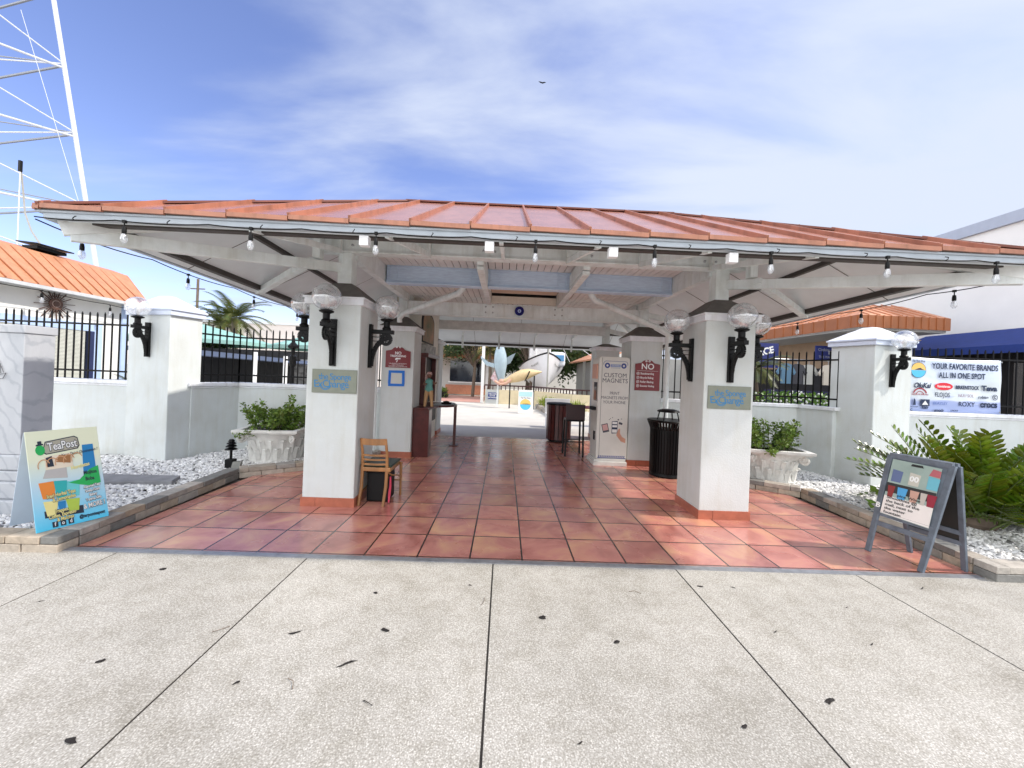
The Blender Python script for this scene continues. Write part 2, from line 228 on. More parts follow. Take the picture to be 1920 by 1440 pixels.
# ------------------------------------------------------------------ mesh helpers
ROOTS = {}
class MB:
    def __init__(s): s.v = []; s.f = []; s.t = []; s.tc = (1, 1, 1)
    def add(s, vs, fs):
        o = len(s.v); s.v += [tuple(p) for p in vs]; s.f += [tuple(i+o for i in f) for f in fs]; s.t += [s.tc]*len(fs); return s
    def box(s, x0, x1, y0, y1, z0, z1):
        return s.add([(x0, y0, z0), (x1, y0, z0), (x1, y1, z0), (x0, y1, z0), (x0, y0, z1), (x1, y0, z1), (x1, y1, z1), (x0, y1, z1)],
                     [(0, 3, 2, 1), (4, 5, 6, 7), (0, 1, 5, 4), (1, 2, 6, 5), (2, 3, 7, 6), (3, 0, 4, 7)])
    def xbox(s, M, sx, sy, sz):
        vs = [M @ Vector((a*sx/2, b*sy/2, c*sz/2)) for c in (-1, 1) for a, b in ((-1, -1), (1, -1), (1, 1), (-1, 1))]
        return s.add(vs, [(0, 3, 2, 1), (4, 5, 6, 7), (0, 1, 5, 4), (1, 2, 6, 5), (2, 3, 7, 6), (3, 0, 4, 7)])
    def bar(s, p, q, w, h=None, up=(0, 0, 1)):
        p = Vector(p); q = Vector(q); h = h or w; d = (q-p).normalized(); u = Vector(up)
        if abs(d.dot(u)) > .98: u = Vector((0, 1, 0))
        a = d.cross(u).normalized(); u = a.cross(d).normalized()
        vs = []
        for e in (p, q):
            for i, j in ((-1, -1), (1, -1), (1, 1), (-1, 1)): vs.append(e + a*(i*w/2) + u*(j*h/2))
        return s.add(vs, [(0, 3, 2, 1), (4, 5, 6, 7), (0, 1, 5, 4), (1, 2, 6, 5), (2, 3, 7, 6), (3, 0, 4, 7)])
    def tube(s, pts, r, n=8, cap=True):
        pts = [Vector(p) for p in pts]; rs = r if isinstance(r, (list, tuple)) else [r]*len(pts)
        vs = []; pa = None
        for i, p in enumerate(pts):
            d = (pts[min(i+1, len(pts)-1)] - pts[max(i-1, 0)]).normalized()
            if pa is None: pa = d.cross(Vector((0, 0, 1)) if abs(d.z) < .9 else Vector((1, 0, 0))).normalized()
            else: pa = (pa - d*pa.dot(d)).normalized()
            b = d.cross(pa)
            for k in range(n):
                an = 2*math.pi*k/n; vs.append(p + (pa*math.cos(an) + b*math.sin(an))*rs[i])
        fs = [(i*n+k, i*n+(k+1) % n, (i+1)*n+(k+1) % n, (i+1)*n+k) for i in range(len(pts)-1) for k in range(n)]
        if cap: fs += [tuple(range(n-1, -1, -1)), tuple((len(pts)-1)*n+k for k in range(n))]
        return s.add(vs, fs)
    def lathe(s, prof, c=(0, 0, 0), n=24, M=None, ph=0):
        vs = []
        for r, z in prof:
            for k in range(n):
                a = 2*math.pi*k/n+ph; p = Vector((r*math.cos(a), r*math.sin(a), z)); p = (M @ p) if M else p; vs.append(p+Vector(c))
        m = len(prof); fs = [(i*n+k, i*n+(k+1) % n, (i+1)*n+(k+1) % n, (i+1)*n+k) for i in range(m-1) for k in range(n)]
        if prof[0][0] > 1e-4: fs.append(tuple(range(n-1, -1, -1)))
        if prof[-1][0] > 1e-4: fs.append(tuple((m-1)*n+k for k in range(n)))
        return s.add(vs, fs)
    def ball(s, c, r, n=16, m=10, sq=(1, 1, 1)):
        pr = [(max(1e-5, math.sin(math.pi*i/m)), -math.cos(math.pi*i/m)) for i in range(m+1)]
        return s.lathe([(a*r, b*r) for a, b in pr], c, n, Matrix.Diagonal((*sq, 1)))
    def prism(s, poly, ext, M=None):
        """poly: list of 3D points (planar), extruded by the vector ext"""
        P = [Vector(p) for p in poly]; E = Vector(ext); n = len(P)
        vs = P + [p+E for p in P]
        if M: vs = [M @ v for v in vs]
        return s.add(vs, [tuple(range(n-1, -1, -1)), tuple(range(n, 2*n))] + [(i, (i+1) % n, n+(i+1) % n, n+i) for i in range(n)])
    def quad(s, a, b, c, d): return s.add([a, b, c, d], [(0, 1, 2, 3)])
    def slab(s, a, b, c, d, th):
        """quad thickened downwards along its normal"""
        a, b, c, d = map(Vector, (a, b, c, d)); n = (b-a).cross(d-a).normalized()*th
        return s.prism([a, b, c, d], -n)
    def build(s, name, m, parent=None, smooth=False, bevel=0, seg=2, kind=None, M=None):
        me = bpy.data.meshes.new(name); V = np.array([tuple(v) for v in s.v], dtype=float)
        off = ROOTS.get(parent.name) if parent is not None else None
        if off is not None: V = V - np.array(off)
        me.from_pydata(V.tolist(), [], s.f); me.update()
        if any(t != (1, 1, 1) for t in s.t):
            a = me.color_attributes.new('tint', 'FLOAT_COLOR', 'CORNER')
            arr = np.ones((len(me.loops), 4)); k = 0
            for f, t in zip(s.f, s.t): arr[k:k+len(f), :3] = t; k += len(f)
            a.data.foreach_set('color', arr.ravel())
        me.materials.append(m)
        if smooth:
            me.polygons.foreach_set('use_smooth', [True]*len(me.polygons))
            try: me.set_sharp_from_angle(angle=R(40))
            except Exception: pass
        o = bpy.data.objects.new(name, me); C.objects.link(o)
        if parent is not None:
            o.parent = parent
            o2 = parent
            if off is None and parent.name in SUB: pass
            if off is not None: ROOTS_SUB[o.name] = off
        if M is not None: o.matrix_world = M
        if bevel:
            bm_ = o.modifiers.new('bevel', 'BEVEL'); bm_.width = bevel; bm_.segments = seg; bm_.limit_method = 'ANGLE'
        if kind: o['kind'] = kind
        if parent is not None and off is not None: ROOTS[o.name] = off
        return o
def each(mbs, name, m, parent, **k):
    for q in mbs: q.build(name, m, parent, **k)
ROOTS_SUB = {}; SUB = {}
def tag(o, label=None, cat=None, group=None, kind=None):
    if label: o['label'] = label
    if cat: o['category'] = cat
    if group: o['group'] = group
    if kind: o['kind'] = kind
    return o
def thing(name, label, cat, loc=(0, 0, 0), group=None, rz=0, world=True):
    """Empty at the thing's base; world=True: parts are written in world coordinates"""
    o = bpy.data.objects.new(name, None); C.objects.link(o); o.location = loc; o.rotation_euler = (0, 0, rz); o.empty_display_size = .1
    if world and rz == 0: ROOTS[o.name] = tuple(loc)
    return tag(o, label, cat, group)
def solo(mb, name, m, label, cat, group=None, **kw):
    return tag(mb.build(name, m, **kw), label, cat, group)
def copy_tree(o, parent=None):
    c = o.copy(); C.objects.link(c)
    if parent is not None: c.parent = parent
    for ch in [x for x in bpy.data.objects if x.parent == o]: copy_tree(ch, c)
    return c
def label_part(o, t): o['label'] = t; return o

def text(body, size, m, parent, M, name='lettering', align='CENTER', ext=.0008, sx=1.0, shear=0, bold=0, spacing=1.0, lines=1.0):
    """flat lettering, M maps the text plane (x right, y up) to world"""
    cu = bpy.data.curves.new(name, 'FONT'); cu.body = body; cu.size = size; cu.align_x = align; cu.align_y = 'CENTER'; cu.extrude = ext; cu.resolution_u = 3
    cu.shear = shear; cu.offset = bold; cu.space_character = spacing; cu.space_line = lines
    tmp = bpy.data.objects.new('tmp', cu); me = bpy.data.meshes.new_from_object(tmp); bpy.data.objects.remove(tmp); 
    me.name = name
    me.transform(M @ Matrix.Diagonal((sx, 1, 1, 1)))
    off = ROOTS.get(parent.name) if parent is not None else None
    if off is not None: me.transform(Matrix.Translation([-a for a in off]))
    me.materials.clear(); me.materials.append(m)
    o = bpy.data.objects.new(name, me); C.objects.link(o)
    if parent is not None: o.parent = parent
    return o
def plane_M(origin, right, up):
    r = Vector(right).normalized(); u = Vector(up).normalized(); n = r.cross(u)
    return Matrix.Translation(origin) @ Matrix((r, u, n)).transposed().to_4x4()
def shape2d(poly, M, th=.001):
    return MB().prism([(x, y, 0) for x, y in poly], (0, 0, th), M)
def disc(cx, cy, r, n=28, a0=0, a1=360):
    full = abs(a1-a0) >= 360
    k = n if full else n+1
    return [(cx+r*math.cos(R(a0+(a1-a0)*i/n)), cy+r*math.sin(R(a0+(a1-a0)*i/n))) for i in range(k)]
def ring(mb, M, cx, cy, r0, r1, a0=0, a1=360, n=24, z=0, th=.001):
    for i in range(n):
        p = [R(a0+(a1-a0)*(i+k)/n) for k in (0, 1)]
        poly = [(cx+r0*math.cos(p[0]), cy+r0*math.sin(p[0]), z), (cx+r1*math.cos(p[0]), cy+r1*math.sin(p[0]), z), (cx+r1*math.cos(p[1]), cy+r1*math.sin(p[1]), z), (cx+r0*math.cos(p[1]), cy+r0*math.sin(p[1]), z)]
        mb.prism(poly, (0, 0, th), M)
    return mb

# ================================================================== GROUND
g = MB().box(-150, 150, -30, 250, -.5, -.06).build('ground', mat('base_ground', (.30, .28, .25), .9, .2, 1.5), kind='structure')
# pavement slabs in front with open joints
mb = MB(); xs = [-7.9, -6.32, -4.765, -3.19, -1.613, -.035, 1.542, 3.125, 4.70, 6.28, 7.86, 9.4]
xs = [-15.7, -12.6, -9.5] + xs + [12.5, 15.6]
for a, b in zip(xs[:-1], xs[1:]):
    mb.tc = (random.uniform(.94, 1.04),)*3; mb.box(a+.006, b-.006, -6, 3.325, -.06, 0)
mb.build('sidewalk', concrete_mat(), kind='structure')
MB().box(-16, 16, -6, 3.32, -.058, -.003).build('sidewalk_joint_fill', mat('joint_dirt', (.018, .015, .013), .9, .3, 12), kind='structure')
MB().box(-3.62, 4.3, 3.335, 9.93, -.05, .0).build('tile_floor', tile_mat(), kind='structure')
MB().box(-3.66, 4.28, 3.295, 3.36, -.03, .006).build('threshold_strip', mat('aluminium_edge', (.36, .37, .40), .4, .25, 14, metal=.6), kind='structure')
court_m = mat("courtyard_paving", (.60, .57, .51), .85, .1, 1.4, .15, 60, col2=(.52, .49, .44))
MB().box(-30, 30, 9.93, 60, -.05, -.003).build('courtyard_paving', court_m, kind='structure')
MB().box(-12, -1.2, 21.9, 28, -.04, .006).build('courtyard_red_path', mat('red_paving', (.50, .27, .22), .8, .12, 2), kind='structure')

# gravel beds (the bed's base + thousands of pebbles as one uncountable thing)
def in_poly(P, poly):
    x, y = P[:, 0], P[:, 1]; ins = np.zeros(len(P), bool); j = len(poly)-1
    for i in range(len(poly)):
        xi, yi = poly[i]; xj, yj = poly[j]
        ins ^= ((yi > y) != (yj > y)) & (x < (xj-xi)*(y-yi)/((yj-yi) + 1e-12)+xi); j = i
    return ins
def gravel(poly, name, label, dens=1500, z=.05):
    P = np.array(poly); lo = P.min(0); hi = P.max(0); n = int(np.prod(hi-lo)*dens)
    q = lo+(hi-lo)*rng.random((n, 2)); q = q[in_poly(q, poly)]; n = len(q)
    # a rough 14 vertex pebble
    ico = []
    for zz, rr, k in ((-.9, .45, 0), (0, 1, 1), (.85, .5, 0)):
        for a in range(5):
            t = 2*math.pi*(a+.5*k)/5; ico.append((rr*math.cos(t), rr*math.sin(t), zz))
    ico = np.array(ico); F = []
    for a in range(5):
        b = (a+1) % 5; F += [(a, b, 5+a), (b, 5+b, 5+a), (5+a, 5+b, 10+b), (5+a, 10+b, 10+a)]
    F = np.array(F); top = [10, 11, 12, 13, 14]
    F = np.vstack([F, [(10, 11, 12), (10, 12, 13), (10, 13, 14)]])
    sc = (.013+.016*rng.random((n, 1)))*np.array([[1.25, .85, .62]])*(1+.25*rng.standard_normal((n, 3))*.6)
    V = ico[None]*sc[:, None, :]*(1+.22*rng.standard_normal((n, 15, 1)))
    an = rng.random(n)*6.283; tl = rng.standard_normal(n)*.35
    c, s = np.cos(tl), np.sin(tl); y, zz = V[..., 1]*c[:, None]-V[..., 2]*s[:, None], V[..., 1]*s[:, None]+V[..., 2]*c[:, None]; V[..., 1] = y; V[..., 2] = zz
    c, s = np.cos(an), np.sin(an); x, y = V[..., 0]*c[:, None]-V[..., 1]*s[:, None], V[..., 0]*s[:, None]+V[..., 1]*c[:, None]; V[..., 0] = x; V[..., 1] = y
    V[..., 0] += q[:, 0:1]; V[..., 1] += q[:, 1:2]; V[..., 2] += z+.012*rng.random((n, 1))+.01*np.sin(q[:, 0:1]*5)*np.cos(q[:, 1:2]*4)
    allF = (F[None]+(np.arange(n)*15)[:, None, None]).reshape(-1, 3)
    me = bpy.data.meshes.new(name); me.vertices.add(n*15); me.vertices.foreach_set('co', V.ravel().astype(np.float32))
    me.loops.add(allF.size); me.loops.foreach_set('vertex_index', allF.ravel().astype(np.int32)); me.polygons.add(len(allF))
    me.polygons.foreach_set('loop_start', (np.arange(len(allF))*3).astype(np.int32)); me.polygons.foreach_set('loop_total', np.full(len(allF), 3, np.int32)); me.update(calc_edges=True); me.validate()
    tone = .78+.32*rng.random(n); dark = rng.random(n) < .08; tone[dark] = .18+.2*rng.random(dark.sum())
    col = np.ones((n, 4)); col[:, 0] = tone*.90; col[:, 1] = tone*.89; col[:, 2] = tone*.87
    a = me.color_attributes.new('tint', 'FLOAT_COLOR', 'CORNER'); a.data.foreach_set('color', np.repeat(col, len(F)*3, axis=0).ravel())
    me.materials.append(attr_mat('white_pebbles', .7, .1, 90)); o = bpy.data.objects.new(name, me); C.objects.link(o)
    tag(o, label, 'gravel', kind='stuff'); return o
XC = .34
bedL = [(-3.82, 3.42), (-3.9, 5.62), (-3.12, 6.24), (-2.4, 6.6), (-2.3, 7.35), (-5.0, 7.3), (-5.15, 6.4), (-9.5, 6.4), (-9.5, 3.42)]
bedR = [(2*XC-x, y) for x, y in bedL]
for bd, nm in ((bedL, 'left'), (bedR, 'right')):
    MB().prism([(x, y, -.055) for x, y in bd], (0, 0, .095)).build('planting_bed_soil', soil, kind='structure')
gravel(bedL, 'white_gravel', 'white marble pebbles filling the bed left of the tiled entrance', 1500)
gravel([p for p in bedR if p[0] < 7.5] + [(7.5, 6.4), (7.5, 3.42)] if False else [(4.5, 3.42), (4.58, 5.62), (3.8, 6.24), (3.08, 6.6), (2.98, 7.35), (5.68, 7.3), (5.83, 6.4), (8.2, 6.4), (8.2, 3.42)], 'white_gravel', 'white marble pebbles around the right planter and the big green cycad', 1500)

# stacked stone curbs
stone_m = attr_mat('curb_stone', .8, .6, 45)
def curb(path, label, h=.13, wdt=.17, name='stone_curb', L=.28, courses=2):
    mb = MB()
    for ci in range(courses):
        z0 = -.02 if ci == 0 else (h)*ci/courses+.002; z1 = h*(ci+1)/courses-.002
        for (p, q) in zip(path[:-1], path[1:]):
            p = Vector((*p, 0)); q = Vector((*q, 0)); d = q-p; n = max(1, round(d.length/L)); u = d.normalized(); nn = Vector((-u.y, u.x, 0))
            cuts = [0]+[(i+(.5 if ci % 2 else 0)+random.uniform(-.12, .12))/n for i in range(1 if not ci % 2 else 0, n)]+[1]
            cuts = sorted(set(min(1, max(0, c)) for c in cuts))
            for a, b in zip(cuts[:-1], cuts[1:]):
                if (b-a)*d.length < .04: continue
                tt = random.uniform(.72, 1.05); hue = random.uniform(-.03, .03)
                mb.tc = (.50*tt+hue, .44*tt, .37*tt-hue) if random.random() > .14 else (.23, .225, .21)
                A = p+d*a+u*.003; B = p+d*b-u*.003; wj = random.uniform(-.006, .006); o = nn*(wdt)
                e = nn*wj
                mb.prism([A+e+Vector((0, 0, z0)), B+e+Vector((0, 0, z0)), B+o+Vector((0, 0, z0)), A+o+Vector((0, 0, z0))], (0, 0, z1-z0))
    return solo(mb, name, stone_m, label, 'curb', bevel=.006)
curb([(-9.4, 3.25), (-3.64, 3.25)][::1], 'low stacked stone curb along the sidewalk in front of the marble pedestal bed')
mbp = [(-3.645, 3.43), (-3.75, 5.6), (-3.05, 6.1), (-2.45, 6.5), (-2.25, 7.22)]
curb(mbp, 'two-course stone curb running from the blue drink sign along the left edge of the tiles')
curb([(2*XC-x, y) for x, y in mbp][::-1], 'two-course stone curb bending behind the A-frame board along the right edge of the tiles')
curb([(4.32, 3.25), (9.6, 3.25)], 'low stacked stone curb along the sidewalk in front of the cycad bed')

# ================================================================== PAVILION
pav = thing('pavilion', 'large open entrance pavilion with orange metal hipped roof over the red tiles', 'pavilion', (.34, 7.5, 0))
XL, XR, YF, YB = -3.62, 4.42, 3.0, 11.7
IXL, IXR, IYF, IYB, ZI = -1.42, 2.22, 5.25, 9.4, 3.915
ZE, ZB = 2.77, 2.55
fl, fr_, bl, br = Vector((XL, YF, ZE)), Vector((XR, YF, ZE)), Vector((XL, YB, ZB)), Vector((XR, YB, ZB))
ifl, ifr, ibl, ibr = Vector((IXL, IYF, ZI)), Vector((IXR, IYF, ZI)), Vector((IXL, IYB, ZI-.1)), Vector((IXR, IYB, ZI-.1))
def slope(a, b, c, d, name, along, x0=None):
    """a-b eave, d-c top"""
    o = MB().slab(a, b, c, d, .03).build(name, roof_m, pav)
    n = (b-a).cross(d-a).normalized(); mb = []
    ev = (b-a); L = ev.length; u = ev.normalized(); up = n.cross(u).normalized()
    # standing seams: perpendicular to the eave, clipped by the hips
    s = x0 if x0 is not None else .3
    W = (d-a).dot(up)
    la = (d-a).dot(u); lb = (c-a).dot(u)
    while s < L:
        t = W
        if s < la: t = W*s/la
        if s > lb: t = min(t, W*(L-s)/(L-lb))
        if t > .05: mb.append(MB().bar(a+u*s+n*.017-up*.012, a+u*s+up*t+n*.017, .020, .034, up=n))
        s += .465
    each(mb, 'standing_seam', roof_seam, o)
    return n, up, u, o
nF, upF, uF, sF = slope(fl, fr_, ifr, ifl, 'front_roof_slope', 'x', x0=(.155-XL) % .465)
nR, upR, uR, sR = slope(fr_, br, ibr, ifr, 'right_roof_slope', 'y')
nB, upB, uB, sB = slope(br, bl, ibl, ibr, 'back_roof_slope', 'x')
nL, upL, uL, sL = slope(bl, fl, ifl, ibl, 'left_roof_slope', 'y')
mb = MB(); mb.slab(ifl, ifr, ibr, ibl, .03); mb.build('roof_top', roof_m, pav)
mb = MB()
for a, b in ((fl, ifl), (fr_, ifr), (bl, ibl), (br, ibr), (ifl, ifr), (ibl, ibr), (ifl, ibl), (ifr, ibr)): mb.bar(a+Vector((0, 0, .004)), b+Vector((0, 0, .004)), .10, .02)
mb.build('ridge_cap', mat('ridge_cap_shadow', (.16, .045, .025), .5, .2), pav)  # maroon darkened to paint the shadow line along the top edge
# eave lip (orange) and white fascia / gutter
mb = MB(); D = .022
for a, b, n in ((fr_, br, (1, 0)), (br, bl, (0, 1)), (bl, fl, (-1, 0))):
    o = Vector((n[0]*.015, n[1]*.015, -.014)); mb.bar(a+o, b+o, .022, .032)
mb.build('drip_edge', roof_seam, pav)
mb = MB(); sx0 = XL; k = 0
while sx0 < XR:
    sx1 = min(XR, (XL+(.155-XL) % .465 if sx0 == XL else sx0+.465)); o = Vector((0, YF-.015, 0))
    mb.bar((sx0+.004, YF-.015, ZE-.008), (sx1-.004, YF-.015, ZE-.017), .022, .034); sx0 = sx1
mb.build('drip_edge', roof_seam, pav)
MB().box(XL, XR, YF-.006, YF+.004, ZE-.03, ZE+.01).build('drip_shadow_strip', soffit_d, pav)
mb = MB()
for a, b, n in ((fl, fr_, (0, 1)), (fr_, br, (-1, 0)), (br, bl, (0, -1)), (bl, fl, (1, 0))):
    o = Vector((n[0]*.04, n[1]*.04, -.066)); e = (b-a).normalized()*.04
    mb.bar(a+o+e, b+o-e, .05, .046)
    o = Vector((n[0]*.015, n[1]*.015, -.040)); mb.bar(a+o+e*.2, b+o-e*.2, .03, .018)
mb.build('fascia', fascia_m, pav, bevel=.004)
# soffit sheets under the slopes
def off(p, dz): return Vector((p.x, p.y, p.z+dz))
mb = MB(); i = .09
A = [Vector((XL+i, YF+i, ZE-.075)), Vector((XR-i, YF+i, ZE-.075)), Vector((XR-i, YB-i, ZB-.075)), Vector((XL+i, YB-i, ZB-.075))]
Bq = [off(ifl, -.13), off(ifr, -.13), off(ibr, -.13), off(ibl, -.13)]
for k in range(4): mb.slab(A[k], A[(k+1) % 4], Bq[(k+1) % 4], Bq[k], .012)
mb.build('soffit', soffit, pav)
# sheet joints and purlins under the slopes
mb = []
for k in range(4):
    a, b, c, d = A[k], A[(k+1) % 4], Bq[(k+1) % 4], Bq[k]
    for f in (.35, .68):
        p = a.lerp(d, f); q = b.lerp(c, f); mb.append(MB().bar(p+Vector((0, 0, -.03)), q+Vector((0, 0, -.03)), .05, .05))
    mb.append(MB().bar(a.lerp(d, .06)+Vector((0, 0, -.03)), b.lerp(c, .06)+Vector((0, 0, -.03)), .07, .06))
each(mb, 'purlin', mat('purlin_grey_brown', (.06, .05, .045), .6, .2), pav)
mb = []
for k in range(4):
    a, b, c, d = A[k], A[(k+1) % 4], Bq[(k+1) % 4], Bq[k]; L = (b-a).length; nseg = int(L/1.2)
    u = (b-a).normalized(); W = ((d-a)-u*(d-a).dot(u)); la = (d-a).dot(u); lb = (c-a).dot(u)
    for q in range(1, nseg):
        s = L*q/nseg; t = 1
        if s < la: t = s/la
        if s > lb: t = (L-s)/(L-lb)
        p0 = a+u*s; mb.append(MB().bar(p0+Vector((0, 0, -.017)), p0+W*t+Vector((0, 0, -.017)), .006, .004))
each(mb, 'soffit_joint', soffit_d, pav)
# hip rafters
mb = []
for a, b in zip(A, Bq): mb.append(MB().bar(a+Vector((0, 0, -.06)), b+Vector((0, 0, -.08)), .07, .12))
each(mb, 'hip_rafter', beam_d, pav)
# closed attic above the ceiling
MB().box(-1.9, 2.6, 4.8, 9.8, 3.34, 3.36).build('attic_board', soffit, pav)
PX = (-2.01, 2.675); PY = (4.845, 7.55, 10.3)
# pillars
def pillar(x, y, apex=2.66):
    o = MB().box(x-.30, x+.30, y-.305, y+.305, .0, 2.372).build('pillar', stucco, pav, bevel=.012)
    m = MB()
    for k in range(4):
        s = [(x-.312, x+.312, y-.317, y-.305), (x+.30, x+.312, y-.305, y+.305), (x-.312, x+.312, y+.305, y+.317), (x-.312, x-.30, y-.305, y+.305)][k]
        if k in (0, 2):
            cut = x-.14; m.box(s[0], cut-.002, s[2], s[3], 0, .105); m.box(cut+.002, s[1], s[2], s[3], 0, .105)
        else: m.box(s[0], s[1], s[2], y+.05, 0, .105); m.box(s[0], s[1], y+.054, s[3], 0, .105)
    m.build('skirting', terra, o)
    m = MB(); m.box(x-.34, x+.34, y-.345, y+.345, 2.36, 2.43); m.box(x-.355, x+.355, y-.36, y+.36, 2.43, 2.452); m.build('capital', cap_m, o, bevel=.004)
    m = MB(); w_ = .355
    m.add([(x-w_, y-w_, 2.453), (x+w_, y-w_, 2.453), (x+w_, y+w_, 2.453), (x-w_, y+w_, 2.453), (x-.1, y-.1, apex), (x+.1, y-.1, apex), (x+.1, y+.1, apex), (x-.1, y+.1, apex)],
          [(0, 3, 2, 1), (4, 5, 6, 7), (0, 1, 5, 4), (1, 2, 6, 5), (2, 3, 7, 6), (3, 0, 4, 7)]); m.build('pyramid_cap', slate_shaded, o)
    m = MB().box(x-.085, x+.085, y-.085, y+.085, apex-.02, 3.34); m.build('post', beam_m, pav, bevel=.006)
    return o
PIL = {}
for ix, x in enumerate(PX):
    for iy, y in enumerate(PY): PIL[ix, iy] = pillar(x, y, 2.66 if iy < 2 else 2.55)
# front and back main beams with flanges
def beamx(y, z0, z1, x0, x1, m=beam_m, name='cross_beam', bolts=(), th=.10):
    o = MB().box(x0, x1, y-th/2, y+th/2, z0, z1).box(x0, x1, y-th/2-.03, y+th/2+.03, z0-.022, z0-.001).build(name, m, pav, bevel=.004)
    if bolts:
        q = MB()
        for bx in bolts:
            for dx2 in (-.07, .07):
                for zz in (z0+.07, z1-.06): q.lathe([(.016, 0), (.016, .012), (.006, .018)], (bx+dx2, y-th/2, zz), 10, Matrix.Rotation(R(90), 4, 'X'))
        q.build('bolt', steel, o)
    return o
beamx(4.80, 3.06, 3.33, -2.3, 2.95, bolts=(-1.85, -.25, .95, 2.5))
MB().box(-2.28, 2.93, 4.76, 4.80, 3.335, 3.52).build('upper_board', beam_m, pav)
beamx(7.55, 2.75, 2.99, -1.95, 2.62, bolts=(-.35, 1.0))
beamx(10.2, 2.78, 3.0, -1.95, 2.62, name='cross_beam', m=beam_d)
o = beamx(6.02, 2.985, 3.315, -1.88, 2.56, bluebeam, 'blue_beam')
q = MB()
for a, b in ((-1.88, -.42), (-.30, .93), (1.05, 2.56)):
    for zz in (3.02, 3.29): q.box(a+.03, b-.03, 5.955, 5.968, zz-.012, zz+.012)
    for xx in (a+.03, b-.03, a+.16, b-.16): q.box(xx-.01, xx+.01, 5.955, 5.967, 3.035, 3.275)
q.build('panel_frame', bluebeam, o)
# longitudinal beams
for x in (-1.95, 2.61):
    MB().box(x-.05, x+.05, 4.87, 7.49, 2.98, 3.31).build('side_beam', beam_m, pav, bevel=.004)
    MB().box(x-.05, x+.05, 7.61, 10.14, 2.98, 3.31).build('side_beam', beam_d, pav, bevel=.004)
for x in (-.36, .99):
    MB().box(x-.045, x+.045, 4.87, 5.95, 3.0, 3.2).box(x-.045, x+.045, 6.09, 7.48, 2.96, 3.2).build('joist', beam_m, pav, bevel=.004)
    MB().box(x-.045, x+.045, 4.9, 6.05, 2.94, 2.985).build('joist_strap', beam_m, pav)
# plank ceilings with open joints
mb = MB(); x = -1.9
plank = mat('ceiling_planks', (.84, .83, .80), .6, .1, 4, .1, 30)
while x < 2.55:
    a, b = x+.004, x+.10
    mb.box(a, b, 4.87, 5.96, 3.24, 3.255)
    if b < -.41 or a > 1.04: mb.box(a, b, 6.09, 7.49, 3.10, 3.115)
    mb.box(a, b, 7.62, 10.1, 3.12, 3.135); x += .106
mb.build('ceiling_planks', plank, pav)
MB().box(-1.9, 2.56, 4.87, 10.1, 3.26, 3.27).build('ceiling_backing', soffit_d, pav)
MB().box(-.31, .94, 6.1, 7.48, 3.2, 3.21).build('skylight_panel', peach, pav)
MB().box(-.31, .94, 7.40, 7.46, 2.995, 3.13).build('skylight_rim', stucco2, pav)
# ties, struts, hangers at the corner posts
mb = MB(); mb2 = MB()
for sx, px in ((-1, PX[0]), (1, PX[1])):
    cx_, ex = (XL+.12, XL) if sx < 0 else (XR-.12, XR)
    MB().bar((px+sx*.05, 4.80, 2.86), (cx_, YF+.13, ZE-.17), .07, .11).build('corner_tie_beam', beam_m, pav, bevel=.004)
    MB().bar((px+sx*.27, 4.50, 2.85), (ex-sx*.14, 5.45, ZE-.13), .08, .07).build('diagonal_brace', beam_m, pav, bevel=.004)
    MB().box(px+sx*.24-.045, px+sx*.24+.045, 4.52, 4.62, 2.90, 3.25).build('hanger', beam_m, pav, bevel=.004)
    for y in (7.55, 10.3):
        MB().bar((px, y, 2.92), (ex-sx*.12, y, ZE-.14), .07, .11).build('outrigger', beam_d, pav, bevel=.004)
for x in (-2.05, -.98, -.07, .72, 1.62, 2.5):
    MB().bar((x, YF+.08, 2.70), (x, 4.74, 3.05), .035, .06).build('rafter_strut', beam_m, pav)
    MB().box(x-.02, x+.02, 4.68, 4.748, 3.05, 3.34).build('rafter_hanger', beam_m, pav)
# bent outriggers below the back eave
for x in (-1.25, -.2, .82, 1.9):
    MB().tube([(x+.12, 10.25, 2.86), (x+.04, 10.9, 2.78), (x, 11.1, 2.72), (x, 11.15, 2.36)], .028, 8).build('bent_bracket', beam_m, pav, smooth=True)
MB().bar((-1.9, 11.2, 2.74), (2.6, 11.2, 2.74), .05, .05).build('back_rail', beam_d, pav)
# downpipes
def pipe(pts): return MB().tube(pts, .05, 10).build('downpipe', beam_m, pav, smooth=True)
pipe([(-.72, 6.12, 3.02), (-.72, 6.13, 2.96), (-.79, 6.2, 2.90), (-1.90, 7.12, 2.68), (-1.99, 7.18, 2.60), (-1.99, 7.2, 2.52)])
pipe([(1.33, 6.12, 3.02), (1.33, 6.13, 2.96), (1.40, 6.2, 2.89), (2.88, 7.1, 2.58), (3.03, 7.17, 2.50), (3.05, 7.2, 2.38), (3.05, 7.2, .1)])
MB().tube([(-2.38, 7.18, 2.3), (-2.38, 7.18, .12)], .03, 8).build('downpipe', beam_m, pav, smooth=True)
hk = []
for x in (-3.3, -2.6, -1.9, -1.2, -.6, .05, .7, 1.4, 2.1, 2.8, 3.45, 4.1): hk.append(MB().tube([(x, YF-.012, ZE-.075), (x+.008, YF-.03, ZE-.085), (x, YF-.035, ZE-.10), (x-.008, YF-.022, ZE-.108)], .0035, 5))
each(hk, 'cord_hook', blackp, pav)
# white junction boxes on the front fascia
for x in (-1.14, -.16, .82, 1.78): MB().box(x-.036, x+.036, YF+.02, YF+.08, ZE-.185, ZE-.108).build('junction_box', white, pav, bevel=.004)
# far infill wall between the second and third left pillar
mb = MB().box(-2.25, -1.745, 7.86, 9.99, 0, 3.12); mb.build('kiosk_wall', stucco2, pav)

